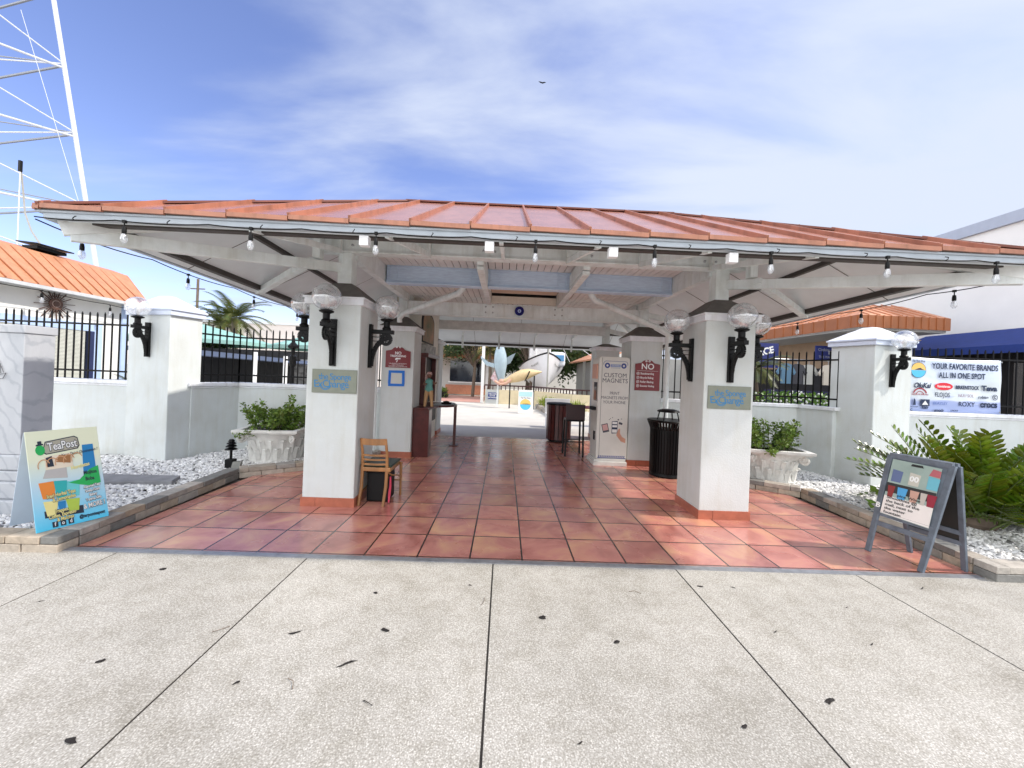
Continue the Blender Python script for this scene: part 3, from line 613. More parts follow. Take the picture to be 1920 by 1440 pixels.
# ---- plaques with script lettering
plq = mat('plaque_grey_green', (.22, .24, .19), .5, .12, 8); plqt = flat('plaque_blue', (.02, .20, .45))
for (x, z, lab) in ((-1.98, 1.466, 'grey metal plaque with blue script lettering on the front left pillar'), (2.68, 1.456, 'grey metal plaque with blue script lettering on the front right pillar')):
    t = thing('name_plaque', lab, 'plaque', (x, 4.53, z), 'blue lettered plaques on the front pillars')
    MB().box(x-.258, x+.258, 4.523, 4.537, z-.137, z+.137).build('plate', plq, t, bevel=.002)
    M = plane_M((x, 4.522, z), (1, 0, 0), (0, 0, 1))
    text('the Sponge', .105, plqt, t, M @ Matrix.Translation((.01, .05, 0)), shear=-.15, bold=.0002, spacing=.92, sx=.86)
    text('ExChange', .12, plqt, t, M @ Matrix.Translation((-.03, -.035, 0)), shear=-.1, bold=.0002, spacing=.9, sx=.92)
    mbs = MB(); ring(mbs, M, -.10, -.035, .048, .056, 180, 360, 14); ring(mbs, M, -.10, -.035, .062, .069, 190, 350, 14); mbs.build('flourish', plqt, t)

# ================================================================== WALL LAMPS
lamp0 = thing('wall_lamp', 'x', 'lamp', (0, 0, 0), 'black iron wall lamps with clear globes', world=False)
def make_lamp(root):
    # local frame: wall plane at y=0, lamp projects towards -y; z=0 at the bottom of the back plate
    m = MB().box(-.035, .035, -.035, 0, 0, .545)
    m.box(-.03, .03, -.30, -.03, .43, .48)
    pts = []
    for i in range(13):
        a = R(90*i/12); pts.append((0, -.03-.21*(1-math.cos(a)), .02+.36*math.sin(a)))
    for p, q in zip(pts[:-1], pts[1:]): m.bar(p, q, .055, .035, up=(1, 0, 0))
    m.box(-.012, .012, -.24, -.03, .385, .395); m.box(-.012, .012, -.25, -.03, .335, .343)
    m.prism([(-.02, -.035, 0), (-.02, -.035, .14), (-.02, -.075, .16)], (.04, 0, 0))
    m.build('bracket', black, root, bevel=.004)
    c = MB(); Mx = Matrix.Translation((0, -.205, .365)) @ Matrix.Rotation(R(90), 4, 'Y')
    seg = 24
    for i in range(seg):
        a0, a1 = 2*math.pi*i/seg, 2*math.pi*(i+1)/seg
        c.bar(Mx @ Vector((.062*math.cos(a0), .062*math.sin(a0), 0)), Mx @ Vector((.062*math.cos(a1), .062*math.sin(a1), 0)), .04, .022, up=(1, 0, 0))
    c.box(-.01, .01, -.265, -.145, .36, .37).box(-.01, .01, -.21, -.20, .305, .425)
    c.build('scroll_ring', black, root)
    s = MB().lathe([(.05, .48), (.055, .50), (.038, .52), (.038, .58), (.075, .595), (.08, .61), (.055, .62), (.03, .63), (.001, .632)], (0, -.21, 0), 20)
    s.build('socket', black, root, smooth=True)
    g_ = MB().ball((0, -.21, .760), .156, 28, 18, (1, 1, .97)); gl = g_.build('globe', globe_m, root, smooth=True)
    rr = MB().lathe([(.1515, -.002), (.1515, .002)], (0, -.21, .752), 28); 
    b = MB().lathe([(.012, .63), (.022, .66), (.026, .71), (.02, .76), (.012, .785), (.001, .79)], (0, -.21, 0), 12).build('bulb', mat('lamp_bulb_white', (.82, .82, .80), .3, .03), root, smooth=True)
make_lamp(lamp0)
lamps = [((PX[0]-.0, 4.538, 1.645), 0, 'wall lamp on the front face of the left pillar above the blue lettered plaque'),
         ((PX[0]+.302, 4.85, 1.64), 90, 'wall lamp on the inner side of the left front pillar, beside the no trespassing sign'),
         ((PX[0]-.302, 4.85, 1.64), -90, 'wall lamp on the outer side of the left front pillar, towards the palm trees'),
         ((PX[1]-.0, 4.538, 1.635), 0, 'wall lamp on the front face of the right pillar above the blue lettered plaque'),
         ((PX[1]-.302, 4.85, 1.63), -90, 'wall lamp on the inner side of the right front pillar, above the black trash bin'),
         ((PX[1]+.302, 4.85, 1.63), 90, 'wall lamp on the outer side of the right front pillar, towards the clothing shop'),
         ((-5.68, 6.23, 1.68), 5, 'wall lamp on the white gate pillar at left by the window fence'),
         ((6.36, 6.22, 1.67), -6, 'wall lamp on the white gate pillar at right beside the brands banner')]
for i, (l, a, lab) in enumerate(lamps):
    o = lamp0 if i == 0 else copy_tree(lamp0)
    o.location = l; o.rotation_euler = (0, 0, R(a)); o['label'] = lab

# ================================================================== GATE PILLARS, WALLS, FENCES
def gate_pillar(poly, lab):
    cx = sum(p[0] for p in poly)/4; cy = sum(p[1] for p in poly)/4
    t = thing('gate_pillar', lab, 'pillar', (cx, cy, 0), 'white gate pillars of the side walls')
    MB().prism([(x, y, 0) for x, y in poly], (0, 0, 2.36)).build('shaft', stucco, t, bevel=.012)
    def sc(k): return [(cx+(x-cx)*k, cy+(y-cy)*k) for x, y in poly]
    m = MB(); m.prism([(x, y, 2.35) for x, y in sc(1.10)], (0, 0, .075)); m.prism([(x, y, 2.426) for x, y in sc(1.15)], (0, 0, .03)); m.build('cornice', capblue, t, bevel=.006)
    P = sc(1.12); Q = sc(.22); v = [(x, y, 2.457) for x, y in P] + [(x, y, 2.69) for x, y in Q]
    MB().add(v, [(4, 5, 6, 7), (0, 1, 5, 4), (1, 2, 6, 5), (2, 3, 7, 6), (3, 0, 4, 7)]).build('pyramid_cap', cap_m, t)
    return t
GPL = [(-6.12, 6.36), (-5.27, 6.14), (-5.14, 6.62), (-5.99, 6.84)]
gate_pillar(GPL, 'square white gate pillar with pyramid cap between the two left fence runs')
gate_pillar([(5.85, 6.80), (6.67, 7.02), (6.85, 6.36), (6.00, 6.14)][::-1] if False else [(5.82, 6.78), (6.0, 6.14), (6.85, 6.36), (6.67, 7.0)], 'square white gate pillar with pyramid cap left of the brands banner')
def wall(path, lab, h=1.22, name='garden_wall', th=.2):
    t = thing(name, lab, 'wall', (*path[0], 0))
    mb = MB(); mc = MB()
    for p, q in zip(path[:-1], path[1:]):
        p = Vector((*p, 0)); q = Vector((*q, 0)); d = (q-p).normalized(); n = Vector((-d.y, d.x, 0))
        for m_, hw, z0, z1 in ((mb, th/2, 0, h), (mc, th/2+.03, h+.002, h+.062)):
            m_.prism([p-n*hw-d*.05*(m_ is mc)+Vector((0, 0, z0)), q-n*hw+Vector((0, 0, z0)), q+n*hw+Vector((0, 0, z0)), p+n*hw-d*.05*(m_ is mc)+Vector((0, 0, z0))], (0, 0, z1-z0))
        m_.prism([p-n*(th/2+.012)+Vector((0, 0, h-.03)), q-n*(th/2+.012)+Vector((0, 0, h-.03)), q-n*(th/2)+Vector((0, 0, h-.03)), p-n*(th/2)+Vector((0, 0, h-.03))], (0, 0, .03))
    mb.build('body', stucco, t, bevel=.006); mc.build('coping', cap_m, t, bevel=.008); return t
def fence(path, lab, z0=1.285, z1=2.27, sp=.115, rails=(1.42, 2.12)):
    t = thing('iron_fence', lab, 'fence', (*path[0], z0)); mb = MB(); mr = MB()
    for p, q in zip(path[:-1], path[1:]):
        p = Vector((*p, 0)); q = Vector((*q, 0)); L = (q-p).length; n = int(L/sp)
        for i in range(n+1):
            a = p.lerp(q, i/n); mb.bar(a+Vector((0, 0, z0)), a+Vector((0, 0, z1)), .017, .017)
            mb.bar(a+Vector((0, 0, z1)), a+Vector((0, 0, z1+.02)), .010, .010)
        for z in rails: mr.bar(p+Vector((0, 0, z)), q+Vector((0, 0, z)), .016, .028)
    mb.build('picket', black, t); mr.build('rail', black, t); return t
wL = [(-5.26, 6.50), (-4.98, 7.32), (-2.30, 7.50)]
wall(wL, 'white wall behind the left planter, joining the gate pillar to the pavilion')
fence(wL, 'black iron fence in front of the palm and the teal awnings')
wR = [(5.86, 6.66), (5.66, 7.32), (2.98, 7.50)]
wall(wR, 'white wall behind the right planter, joining the gate pillar to the pavilion', th=.2)
fence(wR, 'black iron fence in front of the clothing shop')
wall([(-11.0, 6.46), (-6.02, 6.52)], 'white wall with coping behind the marble pedestal')
fence([(-10.9, 6.46), (-6.05, 6.52)], 'black iron fence in front of the house window with the blue frame', z1=2.37, sp=.12, rails=(1.42, 2.19))
wall([(6.72, 6.50), (12.5, 6.44)], 'white wall with coping under the brands banner')
fence([(6.75, 6.50), (12.4, 6.44)], 'black iron fence carrying the brands banner', z1=2.36, sp=.135, rails=(1.42, 2.22))

# ================================================================== SIGNS ON THE SECOND PILLARS
def sign_poly(w_, h_, top=.08):
    p = [(-w_/2, -h_/2), (w_/2, -h_/2), (w_/2, h_/2-top)]
    p += [(w_/2-.05, h_/2-top+.01), (.13, h_/2-top+.02)] + [(.11*math.cos(R(a)), h_/2-top+.02+.062*math.sin(R(a))) for a in range(15, 170, 15)] + [(-.13, h_/2-top+.02), (-w_/2+.05, h_/2-top+.01), (-w_/2, h_/2-top)]
    return p
t = thing('trespass_sign', 'maroon no trespassing sign with scrolled top on the left inner pillar', 'sign', (-2.0, 7.23, 1.86))
M = plane_M((-2.0, 7.236, 1.86), (1, 0, 0), (0, 0, 1))
shape2d(sign_poly(.46, .37, .06), M, .012).build('board', redsign, t, bevel=.002)
Mt = M @ Matrix.Translation((0, 0, .0125))
text('NO', .075, white, t, Mt @ Matrix.Translation((0, .085, 0)), bold=.002)
text('TRESPASSING', .05, white, t, Mt @ Matrix.Translation((0, .03, 0)), bold=.0015, sx=.98)
mb = shape2d([(-.05, -.045), (.0, -.03), (.045, -.025), (.05, -.005), (-.03, .0), (-.055, -.02)], Mt); mb.prism([(-.02, -.045, 0), (.0, -.045, 0), (-.02, -.085, 0), (-.035, -.085, 0)], (0, 0, .001), Mt); mb.build('camera_symbol', white, t)
for k, s in enumerate(('THIS PROPERTY IS PROTECTED BY', 'VIDEO SURVEILLANCE', 'TRESPASSERS WILL BE PROSECUTED')):
    text(s, .024, white, t, Mt @ Matrix.Translation((0, -.11-.026*k, 0)), sx=.9)
mb = MB(); 
for sx in (-1, 1): ring(mb, Mt, sx*.03, .20, .008, .02, 0, 360, 10)
mb.build('scroll_ornament', white, t)
t = thing('paper_notice', 'white notice held by blue tape under the no trespassing sign', 'notice', (-2.02, 7.24, 1.47))
M = plane_M((-2.02, 7.243, 1.475), (1, 0, 0), (0, 0, 1))
shape2d([(-.11, -.11), (.11, -.11), (.11, .11), (-.11, .11)], M, .003).build('paper', flat('paper_grey', (.62, .62, .58)), t)
mb = MB()
for a in ([(-.15, .10), (.15, .10), (.15, .15), (-.15, .145)], [(-.15, -.15), (.15, -.145), (.15, -.10), (-.15, -.10)], [(-.155, -.1), (-.105, -.1), (-.10, .1), (-.15, .1)], [(.105, -.1), (.155, -.1), (.15, .1), (.10, .1)]):
    mb.prism([(x, y, .003) for x, y in a], (0, 0, .0015), M)
mb.build('blue_tape', flat('painters_tape', (.01, .16, .62)), t)
t = thing('rules_sign', 'maroon sign headed NO with four banned activities on the right inner pillar', 'sign', (2.69, 7.23, 1.73))
M = plane_M((2.695, 7.236, 1.725), (1, 0, 0), (0, 0, 1))
shape2d(sign_poly(.47, .59, .09), M, .012).build('board', redsign, t, bevel=.002)
Mt = M @ Matrix.Translation((0, 0, .0125))
text('NO', .155, white, t, Mt @ Matrix.Translation((0, .155, 0)), bold=.002)
shape2d([(-.2, .075), (.2, .075), (.2, .079), (-.2, .079)], Mt).build('rule_line', white, t)
ic = MB()
for k, s in enumerate(('Skateboarding', 'Bicycle Riding', 'Roller Blading', 'Scooter Riding')):
    y = .025-.078*k; text(s, .052, white, t, Mt @ Matrix.Translation((-.135, y, 0)), align='LEFT', sx=.86, bold=.0008)
    ring(ic, Mt, -.18, y, .021, .028, 0, 360, 16); ic.prism([(-.197, y-.014, 0), (-.193, y-.018, 0), (-.163, y+.014, 0), (-.167, y+.018, 0)], (0, 0, .001), Mt); ic.prism([(-.187, y-.01, 0), (-.173, y-.01, 0), (-.173, y+.01, 0), (-.187, y+.01, 0)], (0, 0, .001), Mt)
ic.build('ban_symbols', white, t)
mb = MB()
for sx in (-1, 1): ring(mb, Mt, sx*.03, .262, .008, .02, 0, 360, 10)
mb.build('scroll_ornament', white, t)
# blue glass eye disc
t = thing('eye_charm', 'round dark blue glass eye charm hung on the middle cross beam', 'charm', (.235, 7.48, 2.87))
M = plane_M((.235, 7.46, 2.865), (1, 0, 0), (0, 0, 1))
shape2d(disc(0, 0, .09), M, .02).build('disc', mat('cobalt_glass', (.012, .015, .16), .15, .05), t)
shape2d(disc(0, 0, .034), M @ Matrix.Translation((0, 0, .02)), .003).build('iris', flat('pale_blue', (.45, .55, .85)), t)
shape2d(disc(0, 0, .014), M @ Matrix.Translation((0, 0, .023)), .003).build('pupil', inkm, t)

# ================================================================== CHAIR (left pillar)
t = thing('wooden_chair', 'worn light wood ladder-back chair with dark seat beside the left front pillar', 'chair', (-1.47, 4.8, 0))
def P(x, y, z): return (x, y, z)
for x in (-1.66, -1.37):
    xl = x
    MB().tube([(xl-.015, 4.60, 0), (xl, 4.64, .22), (xl, 4.66, .45), (xl, 4.64, .62), (xl-.01, 4.60, .80)], [.017, .02, .02, .017, .015], 8).build('rear_leg', woodl, t, smooth=True)
for x in (-1.68, -1.30): MB().tube([(x, 5.05, 0), (x, 5.03, .44)], [.014, .02], 8).build('front_leg', woodl, t, smooth=True)
m = MB()
for z, hh, yy in ((.765, .075, 4.605), (.60, .022, 4.64), (.545, .02, 4.65), (.49, .022, 4.655)):
    n = 8; m = MB()
    for i in range(n):
        a, b = i/n, (i+1)/n
        f = lambda q: (-1.665+.30*q, yy+.03*math.sin(math.pi*q)*-1, z)
        m.bar(f(a), f(b), .016, hh)
    m.build('back_slat', woodl, t)
m = MB().box(-1.68, -1.32, 4.64, 5.05, .40, .45); m.build('seat_frame', woodl, t, bevel=.01)
MB().box(-1.69, -1.31, 4.66, 5.07, .451, .478).build('seat', mat('dark_green_vinyl', (.012, .03, .018), .4, .2, 9), t, bevel=.012, seg=3)
m = MB(); m.tube([(-1.68, 5.04, .2), (-1.30, 5.04, .2)], .01, 6); m.tube([(-1.655, 4.64, .16), (-1.68, 5.04, .16)], .01, 6)
m.tube([(-1.37, 4.66, .40), (-1.33, 4.74, .34), (-1.30, 4.9, .30), (-1.30, 5.0, .26)], .009, 6)
m.build('stretcher', woodl, t, smooth=True)
t = thing('storage_box', 'plain black box pushed under the wooden chair', 'box', (-1.5, 4.9, 0))
MB().box(-1.63, -1.37, 4.74, 5.02, .012, .36).build('body', blackp, t, bevel=.012); MB().box(-1.64, -1.36, 4.73, 5.03, .362, .385).build('lid', blackp, t, bevel=.006)
solo(MB().tube([(-1.335, 4.70, .33), (-1.338, 4.72, .22), (-1.35, 4.73, .10), (-1.345, 4.70, .012)], [.010, .013, .016, .008], 8), 'pink_cloth', flat('pink_fabric', (.65, .06, .12)), 'thin pink cloth strip hanging under the wooden chair seat', 'cloth', smooth=True)

# ================================================================== TRASH BIN
t = thing('trash_bin', 'black slatted steel trash bin with raised lid behind the right pillar', 'trash bin', (2.86, 6.62, 0))
bc = (2.86, 6.62)
m = MB()
for k in range(40):
    a = 2*math.pi*k/40; u = Vector((math.cos(a), math.sin(a), 0)); c0 = Vector((*bc, 0))
    m.bar(c0+u*.275+Vector((0, 0, .05)), c0+u*.285+Vector((0, 0, .80)), .026, .008, up=u); m.bar(c0+u*.285+Vector((0, 0, .80)), c0+u*.335+Vector((0, 0, .93)), .026, .008, up=u)
m.build('slats', black, t)
MB().lathe([(.255, .03), (.262, .04), (.268, .80), (.26, .80)], (*bc, 0), 32).build('liner', blackp, t, smooth=True)
MB().lathe([(.28, 0), (.29, .02), (.28, .06), (.26, .06)], (*bc, 0), 32).build('base_ring', black, t, smooth=True)
MB().lathe([(.20, .935), (.335, .925), (.348, .94), (.335, .958), (.20, .95)], (*bc, 0), 32).build('rim', black, t, smooth=True)
m = MB()
for k in range(4):
    a = R(45+90*k); m.tube([(bc[0]+.19*math.cos(a), bc[1]+.19*math.sin(a), .945), (bc[0]+.15*math.cos(a), bc[1]+.15*math.sin(a), 1.10)], .010, 6)
m.build('lid_support', black, t)
MB().lathe([(.001, 1.145), (.10, 1.14), (.17, 1.12), (.185, 1.10), (.18, 1.09), (.001, 1.09)], (*bc, 0), 28).build('rain_lid', black, t, smooth=True)

# ================================================================== MAGNET MACHINE
t = thing('magnet_kiosk', 'tall pale vending kiosk printed CUSTOM MAGNETS beside the maroon NO sign', 'vending machine', (2.05, 7.45, 0))
x0, x1, y0, y1 = 1.765, 2.345, 7.19, 7.72
kw = mat('kiosk_white', (.70, .69, .64), .35, .05, 5)
poly = [(x0, y0, .12), (x1, y0, .12)] + [(x1-.06+.06*math.cos(R(a)), y0, 1.98+.06*math.sin(R(a))) for a in range(0, 91, 15)] + [(x0+.06+.06*math.cos(R(a)), y0, 1.98+.06*math.sin(R(a))) for a in range(90, 181, 15)]
MB().prism(poly, (0, y1-y0, 0)).build('cabinet', kw, t, smooth=False, bevel=.008)
MB().box(x0-.05, x1+.0, y0-.04, y1+.03, 0, .07).box(x0-.03, x1-.02, y0-.015, y1, .07, .118).build('plinth', mat('plinth_white', (.72, .71, .67), .5, .08), t, bevel=.004)
MB().box(x0+.055, x0+.06, y0-.002, y0+.001, .13, 2.02).build('seam', blackp, t)
m = MB(); m.box(x0-.012, x0-.001, 7.28, 7.5, 1.2, 1.55); m.box(x0-.012, x0-.001, 7.30, 7.42, .45, .62); m.build('screen', glasspane, t)
MB().box(x0-.03, x0-.001, 7.26, 7.6, 1.62, 1.9).build('display_panel', flat('kiosk_salmon', (.75, .42, .32)), t)
MB().box(x0-.07, x0-.001, 7.3, 7.55, 1.02, 1.08).build('tray', blackp, t)
M = plane_M(((x0+x1)/2+.02, y0-.0005, 0), (1, 0, 0), (0, 0, 1))
kb = flat('kiosk_blue', (.03, .06, .28)); kg = flat('kiosk_grey_text', (.06, .065, .09))
mb = MB(); ring(mb, M, -.155, 1.875, .022, .05, 0, 360, 20); ring(mb, M, .155, 1.875, .022, .05, 0, 360, 20); ring(mb, M, -.175, 1.905, .05, .057, 80, 200, 10); ring(mb, M, .175, 1.905, .05, .057, -20, 100, 10)
mb.prism([(-.175, 1.955, 0), (.175, 1.955, 0), (.175, 1.961, 0), (-.175, 1.961, 0)], (0, 0, .001), M); mb.prism([(-.09, 1.83, 0), (.09, 1.83, 0), (.09, 1.835, 0), (-.09, 1.835, 0)], (0, 0, .001), M)
mb.build('scroll_logo', kb, t)
shape2d([(-.095, 1.85), (.095, 1.85), (.095, 1.90), (-.095, 1.90)], M).build('logo_panel', flat('kiosk_logo_blue', (.25, .32, .55)), t)
text('SOUVENIRS', .035, kw, t, M @ Matrix.Translation((0, 1.874, .0012)), sx=.8)
text('CUSTOM', .115, kg, t, M @ Matrix.Translation((0, 1.69, 0)), sx=.93); text('MAGNETS', .115, kg, t, M @ Matrix.Translation((0, 1.59, 0)), sx=.93)
for s, z in (('PRINT', 1.355), ('MAGNETS FROM', 1.27), ('YOUR PHONE', 1.185)): text(s, .078, kg, t, M @ Matrix.Translation((0, z, 0)), sx=.86)
# phone held in a hand, print and hearts (printed picture)
skin = flat('printed_skin', (.62, .32, .22))
shape2d([(-.03, .60), (.08, .61), (.08, .84), (-.03, .83)], M).build('phone_print', inkm, t)
m = MB()
for a, b in ((.62, .68), (.72, .76), (.78, .82)): m.prism([(-.02, a, .0012), (.07, a, .0012), (.07, b, .0012), (-.02, b, .0012)], (0, 0, .001), M)
m.build('phone_screen_print', paper, t)
hp = [(.07, .60), (.10, .69), (.13, .70), (.13, .61), (.17, .545), (.235, .51), (.235, .43), (.15, .46), (.10, .52), (.06, .575)]
shape2d(hp, M @ Matrix.Translation((0, 0, .002))).build('hand_print', skin, t)
Mr = M @ Matrix.Translation((-.15, .70, 0)) @ Matrix.Rotation(R(14), 4, 'Z')
shape2d([(-.06, -.08), (.06, -.08), (.06, .08), (-.06, .08)], Mr).build('photo_print', kg, t)
shape2d([(-.048, -.045), (.048, -.045), (.048, .065), (-.048, .065)], Mr @ Matrix.Translation((0, 0, .0012))).build('photo_print_picture', flat('print_pink', (.6, .35, .33)), t)
m = MB()
for cx_, cy_, r_ in ((.12, .80, .022), (.15, .79, .022), (.09, .865, .014), (.15, .88, .008), (-.06, .88, .008), (-.02, .90, .008), (-.08, .86, .008)): m.prism([(x, y, 0) for x, y in disc(cx_, cy_, r_, 12)], (0, 0, .001), M)
m.build('hearts_print', kg, t)
m = MB()
for k in range(15):
    a = -.27+.034*k; m.prism([(a, .155, 0), (a+.018, .155, 0), (a+.030, .185, 0), (a+.012, .185, 0)], (0, 0, .001), M)
m.prism([(-.28, .135, 0), (.255, .135, 0), (.255, .148, 0), (-.28, .148, 0)], (0, 0, .001), M); m.build('rope_border', kb, t)

# ================================================================== LEFT KIOSK: table, cabinet, figurine, poster
t = thing('red_table', 'dark red wooden counter with rounded end and single leg beside the inner left pillar', 'table', (-1.5, 7.9, 0))
top = [(-1.70, 7.30), (-1.42, 7.30)] + [(-1.42+.42*math.cos(R(a))*1.0, 8.35+.48*math.sin(R(a))) for a in (-75, -50, -25, 0, 25, 50, 80)] + [(-1.70, 8.9)]
MB().prism([(x, y, .90) for x, y in top], (0, 0, .035)).build('tabletop', woodd, t, bevel=.006)
MB().prism([(x, y, .937) for x, y in [(-1.5, 7.95)]+[(-1.42+.38*math.cos(R(a)), 8.38+.42*math.sin(R(a))) for a in (-75, -50, -25, 0, 25, 50, 80)]], (0, 0, .02)).build('glass_inset', mat('worn_pewter', (.25, .26, .27), .3, .3, 20), t)
MB().box(-1.715, -1.40, 7.32, 7.62, .0, .898).build('pedestal', woodd, t, bevel=.006)
MB().box(-1.10, -1.04, 8.60, 8.66, .02, .898).build('leg', woodd, t); MB().box(-1.17, -.98, 8.52, 8.74, 0, .02).build('foot', woodd, t)
MB().box(-1.715, -1.55, 7.64, 8.86, .55, .898).build('apron', dark_int, t)
t = thing('wooden_cabinet', 'dark red open-front cabinet on the kiosk wall above the counter', 'cabinet', (-1.66, 8.3, .94))
m = MB(); m.box(-1.742, -1.62, 7.89, 7.96, .94, 1.92).box(-1.742, -1.62, 9.06, 9.13, .94, 1.92).box(-1.742, -1.56, 7.85, 9.17, 1.922, 2.0); m.build('frame', woodd, t, bevel=.004)
MB().box(-1.743, -1.72, 7.96, 9.06, .94, 1.92).build('back_panel', dark_int, t)
MB().box(-1.742, -1.64, 7.95, 9.07, 2.002, 2.2).build('header_board', mat('header_scribble', (.06, .06, .06), .5, .1, 9, col2=(.5, .5, .47)), t)
t = thing('framed_poster', 'arched poster of brown and green artwork high on the kiosk wall', 'poster', (-1.7, 8.55, 2.2))
M = plane_M((-1.742, 8.55, 2.5), (0, 1, 0), (0, 0, 1))
pp = [(-.62, -.26), (.62, -.26), (.62, .22)] + [(.62*math.cos(R(a)), .22+.2*math.sin(R(a))) for a in range(15, 180, 15)] + [(-.62, .22)]
shape2d(pp, M, .03).build('frame', flat('frame_black', (.02, .02, .02)), t)
shape2d([(x*.92, y*.9) for x, y in pp], M @ Matrix.Translation((0, 0, .03)), .002).build('picture', mat('poster_art', (.42, .20, .10), .5, .1, 3.2, col2=(.05, .10, .04)), t)
# figurine
def figurine():
    t = thing('figurine', 'carved figurine with striped headscarf, teal top and tan trousers on the red counter', 'statue', (-1.46, 7.52, .937))
    X, Y, Z = -1.46, 7.52, .937
    sk = flat('carved_skin', (.16, .075, .05)); tan = flat('carved_tan', (.45, .27, .13)); tl = flat('carved_teal', (.10, .30, .27))
    for s in (-1, 1): MB().tube([(X+s*.07, Y, Z+.01), (X+s*.06, Y-.01, Z+.12), (X+s*.05, Y, Z+.22), (X+s*.03, Y, Z+.33)], [.028, .032, .04, .05], 10).build('trouser_leg', tan, t, smooth=True)
    MB().lathe([(.07, .30), (.085, .33), (.07, .38), (.062, .42), (.078, .48), (.075, .52), (.03, .55), (.001, .555)], (X, Y, Z), 14, Matrix.Diagonal((1, .7, 1, 1))).build('torso', tl, t, smooth=True)
    MB().ball((X, Y-.005, Z+.62), .048, 14, 10, (.9, 1, 1.2)).ball((X, Y-.052, Z+.615), .01, 8, 6).build('head', sk, t, smooth=True)
    m = MB(); m.ball((X, Y+.005, Z+.645), .055, 14, 8, (.95, 1, .85)); m.tube([(X-.04, Y+.02, Z+.65), (X-.07, Y+.03, Z+.55), (X-.075, Y+.03, Z+.50)], [.02, .025, .012], 8); m.build('headscarf', mat('striped_scarf', (.55, .50, .45), .6, .1, 40, col2=(.25, .02, .03), stretch=(1, 1, 4)), t, smooth=True)
    MB().tube([(X-.07, Y, Z+.50), (X-.10, Y-.04, Z+.44), (X-.03, Y-.09, Z+.45)], [.022, .018, .014], 8).build('arm', sk, t, smooth=True)
    MB().tube([(X+.07, Y, Z+.50), (X+.11, Y-.03, Z+.45), (X+.15, Y-.06, Z+.48)], [.022, .018, .014], 8).build('arm', sk, t, smooth=True)
    MB().lathe([(.13, 0), (.13, .012)], (X, Y, Z), 16).build('base', woodd, t)
figurine()
solo(MB().lathe([(.001, 0), (.10, 0), (.12, .03), (.11, .035), (.06, .03), (.07, .055), (.001, .075)], (-1.20, 8.1, .958), 18, Matrix.Diagonal((1, .8, 1, 1))), 'crumpled_cap', blackp, 'small black cap lying on the rounded end of the red counter', 'cap', smooth=True)

# bar stool, red slatted cask, red table
t = thing('bar_stool', 'tall dark bar chair with square back left of the magnet kiosk', 'stool', (1.48, 8.05, 0))
for x, y in ((1.30, 7.88), (1.66, 7.84), (1.30, 8.22), (1.66, 8.22)): MB().bar((x, y, 0), (x*.93+.104, y*.93+.564, .72), .035, .035).build('leg', black, t)
MB().box(1.30, 1.67, 7.86, 8.22, .72, .77).build('seat', blackp, t, bevel=.01)
MB().box(1.29, 1.68, 7.86, 7.89, .74, 1.07).build('backrest', mat('dark_maroon', (.03, .008, .01), .5, .2), t, bevel=.008)
m = MB(); m.bar((1.31, 7.89, .3), (1.65, 7.89, .3), .02).bar((1.31, 8.2, .3), (1.65, 8.2, .3), .02); m.build('footrest', black, t)
t = thing('slatted_cask', 'dark red round slatted bin at the edge of the tiles behind the bar stool', 'bin', (1.42, 9.75, 0))
m = MB()
for k in range(20):
    a = 2*math.pi*k/20; u = Vector((math.cos(a), math.sin(a), 0)); m.bar(Vector((1.42, 9.75, .06))+u*.30, Vector((1.42, 9.75, .92))+u*.30, .078, .02, up=u)
m.build('slats', woodd, t); MB().lathe([(.27, .02), (.27, .9)], (1.42, 9.75, 0), 20).build('liner', blackp, t)
MB().lathe([(.325, .92), (.325, .96), (.30, .97), (.001, .975)], (1.42, 9.75, 0), 24).build('lid', blackp, t, smooth=True)
t = thing('patio_table', 'small red topped patio table beyond the bar stool', 'table', (2.15, 10.9, 0))
MB().box(1.75, 2.6, 10.5, 11.3, .78, .81).build('tabletop', flat('red_top', (.45, .05, .06)), t, bevel=.01)
for x, y in ((1.8, 10.55), (2.55, 10.55), (1.8, 11.25), (2.55, 11.25)): MB().bar((x, y, 0), (x, y, .78), .03).build('leg', white, t)
t = thing('white_bench', 'white printed bench back standing in the courtyard by the slatted bin', 'bench', (1.75, 12.5, 0))
MB().box(1.35, 2.15, 12.45, 12.5, .45, .92).build('backrest', white, t, bevel=.01); MB().box(1.35, 2.15, 12.1, 12.44, .42, .46).build('seat', white, t)
for x in (1.4, 2.1): MB().box(x-.03, x+.03, 12.12, 12.48, 0, .42).build('leg', white, t)
text('BENCH', .12, kb, t, plane_M((1.6, 12.448, .74), (1, 0, 0), (0, 0, 1))) if False else None

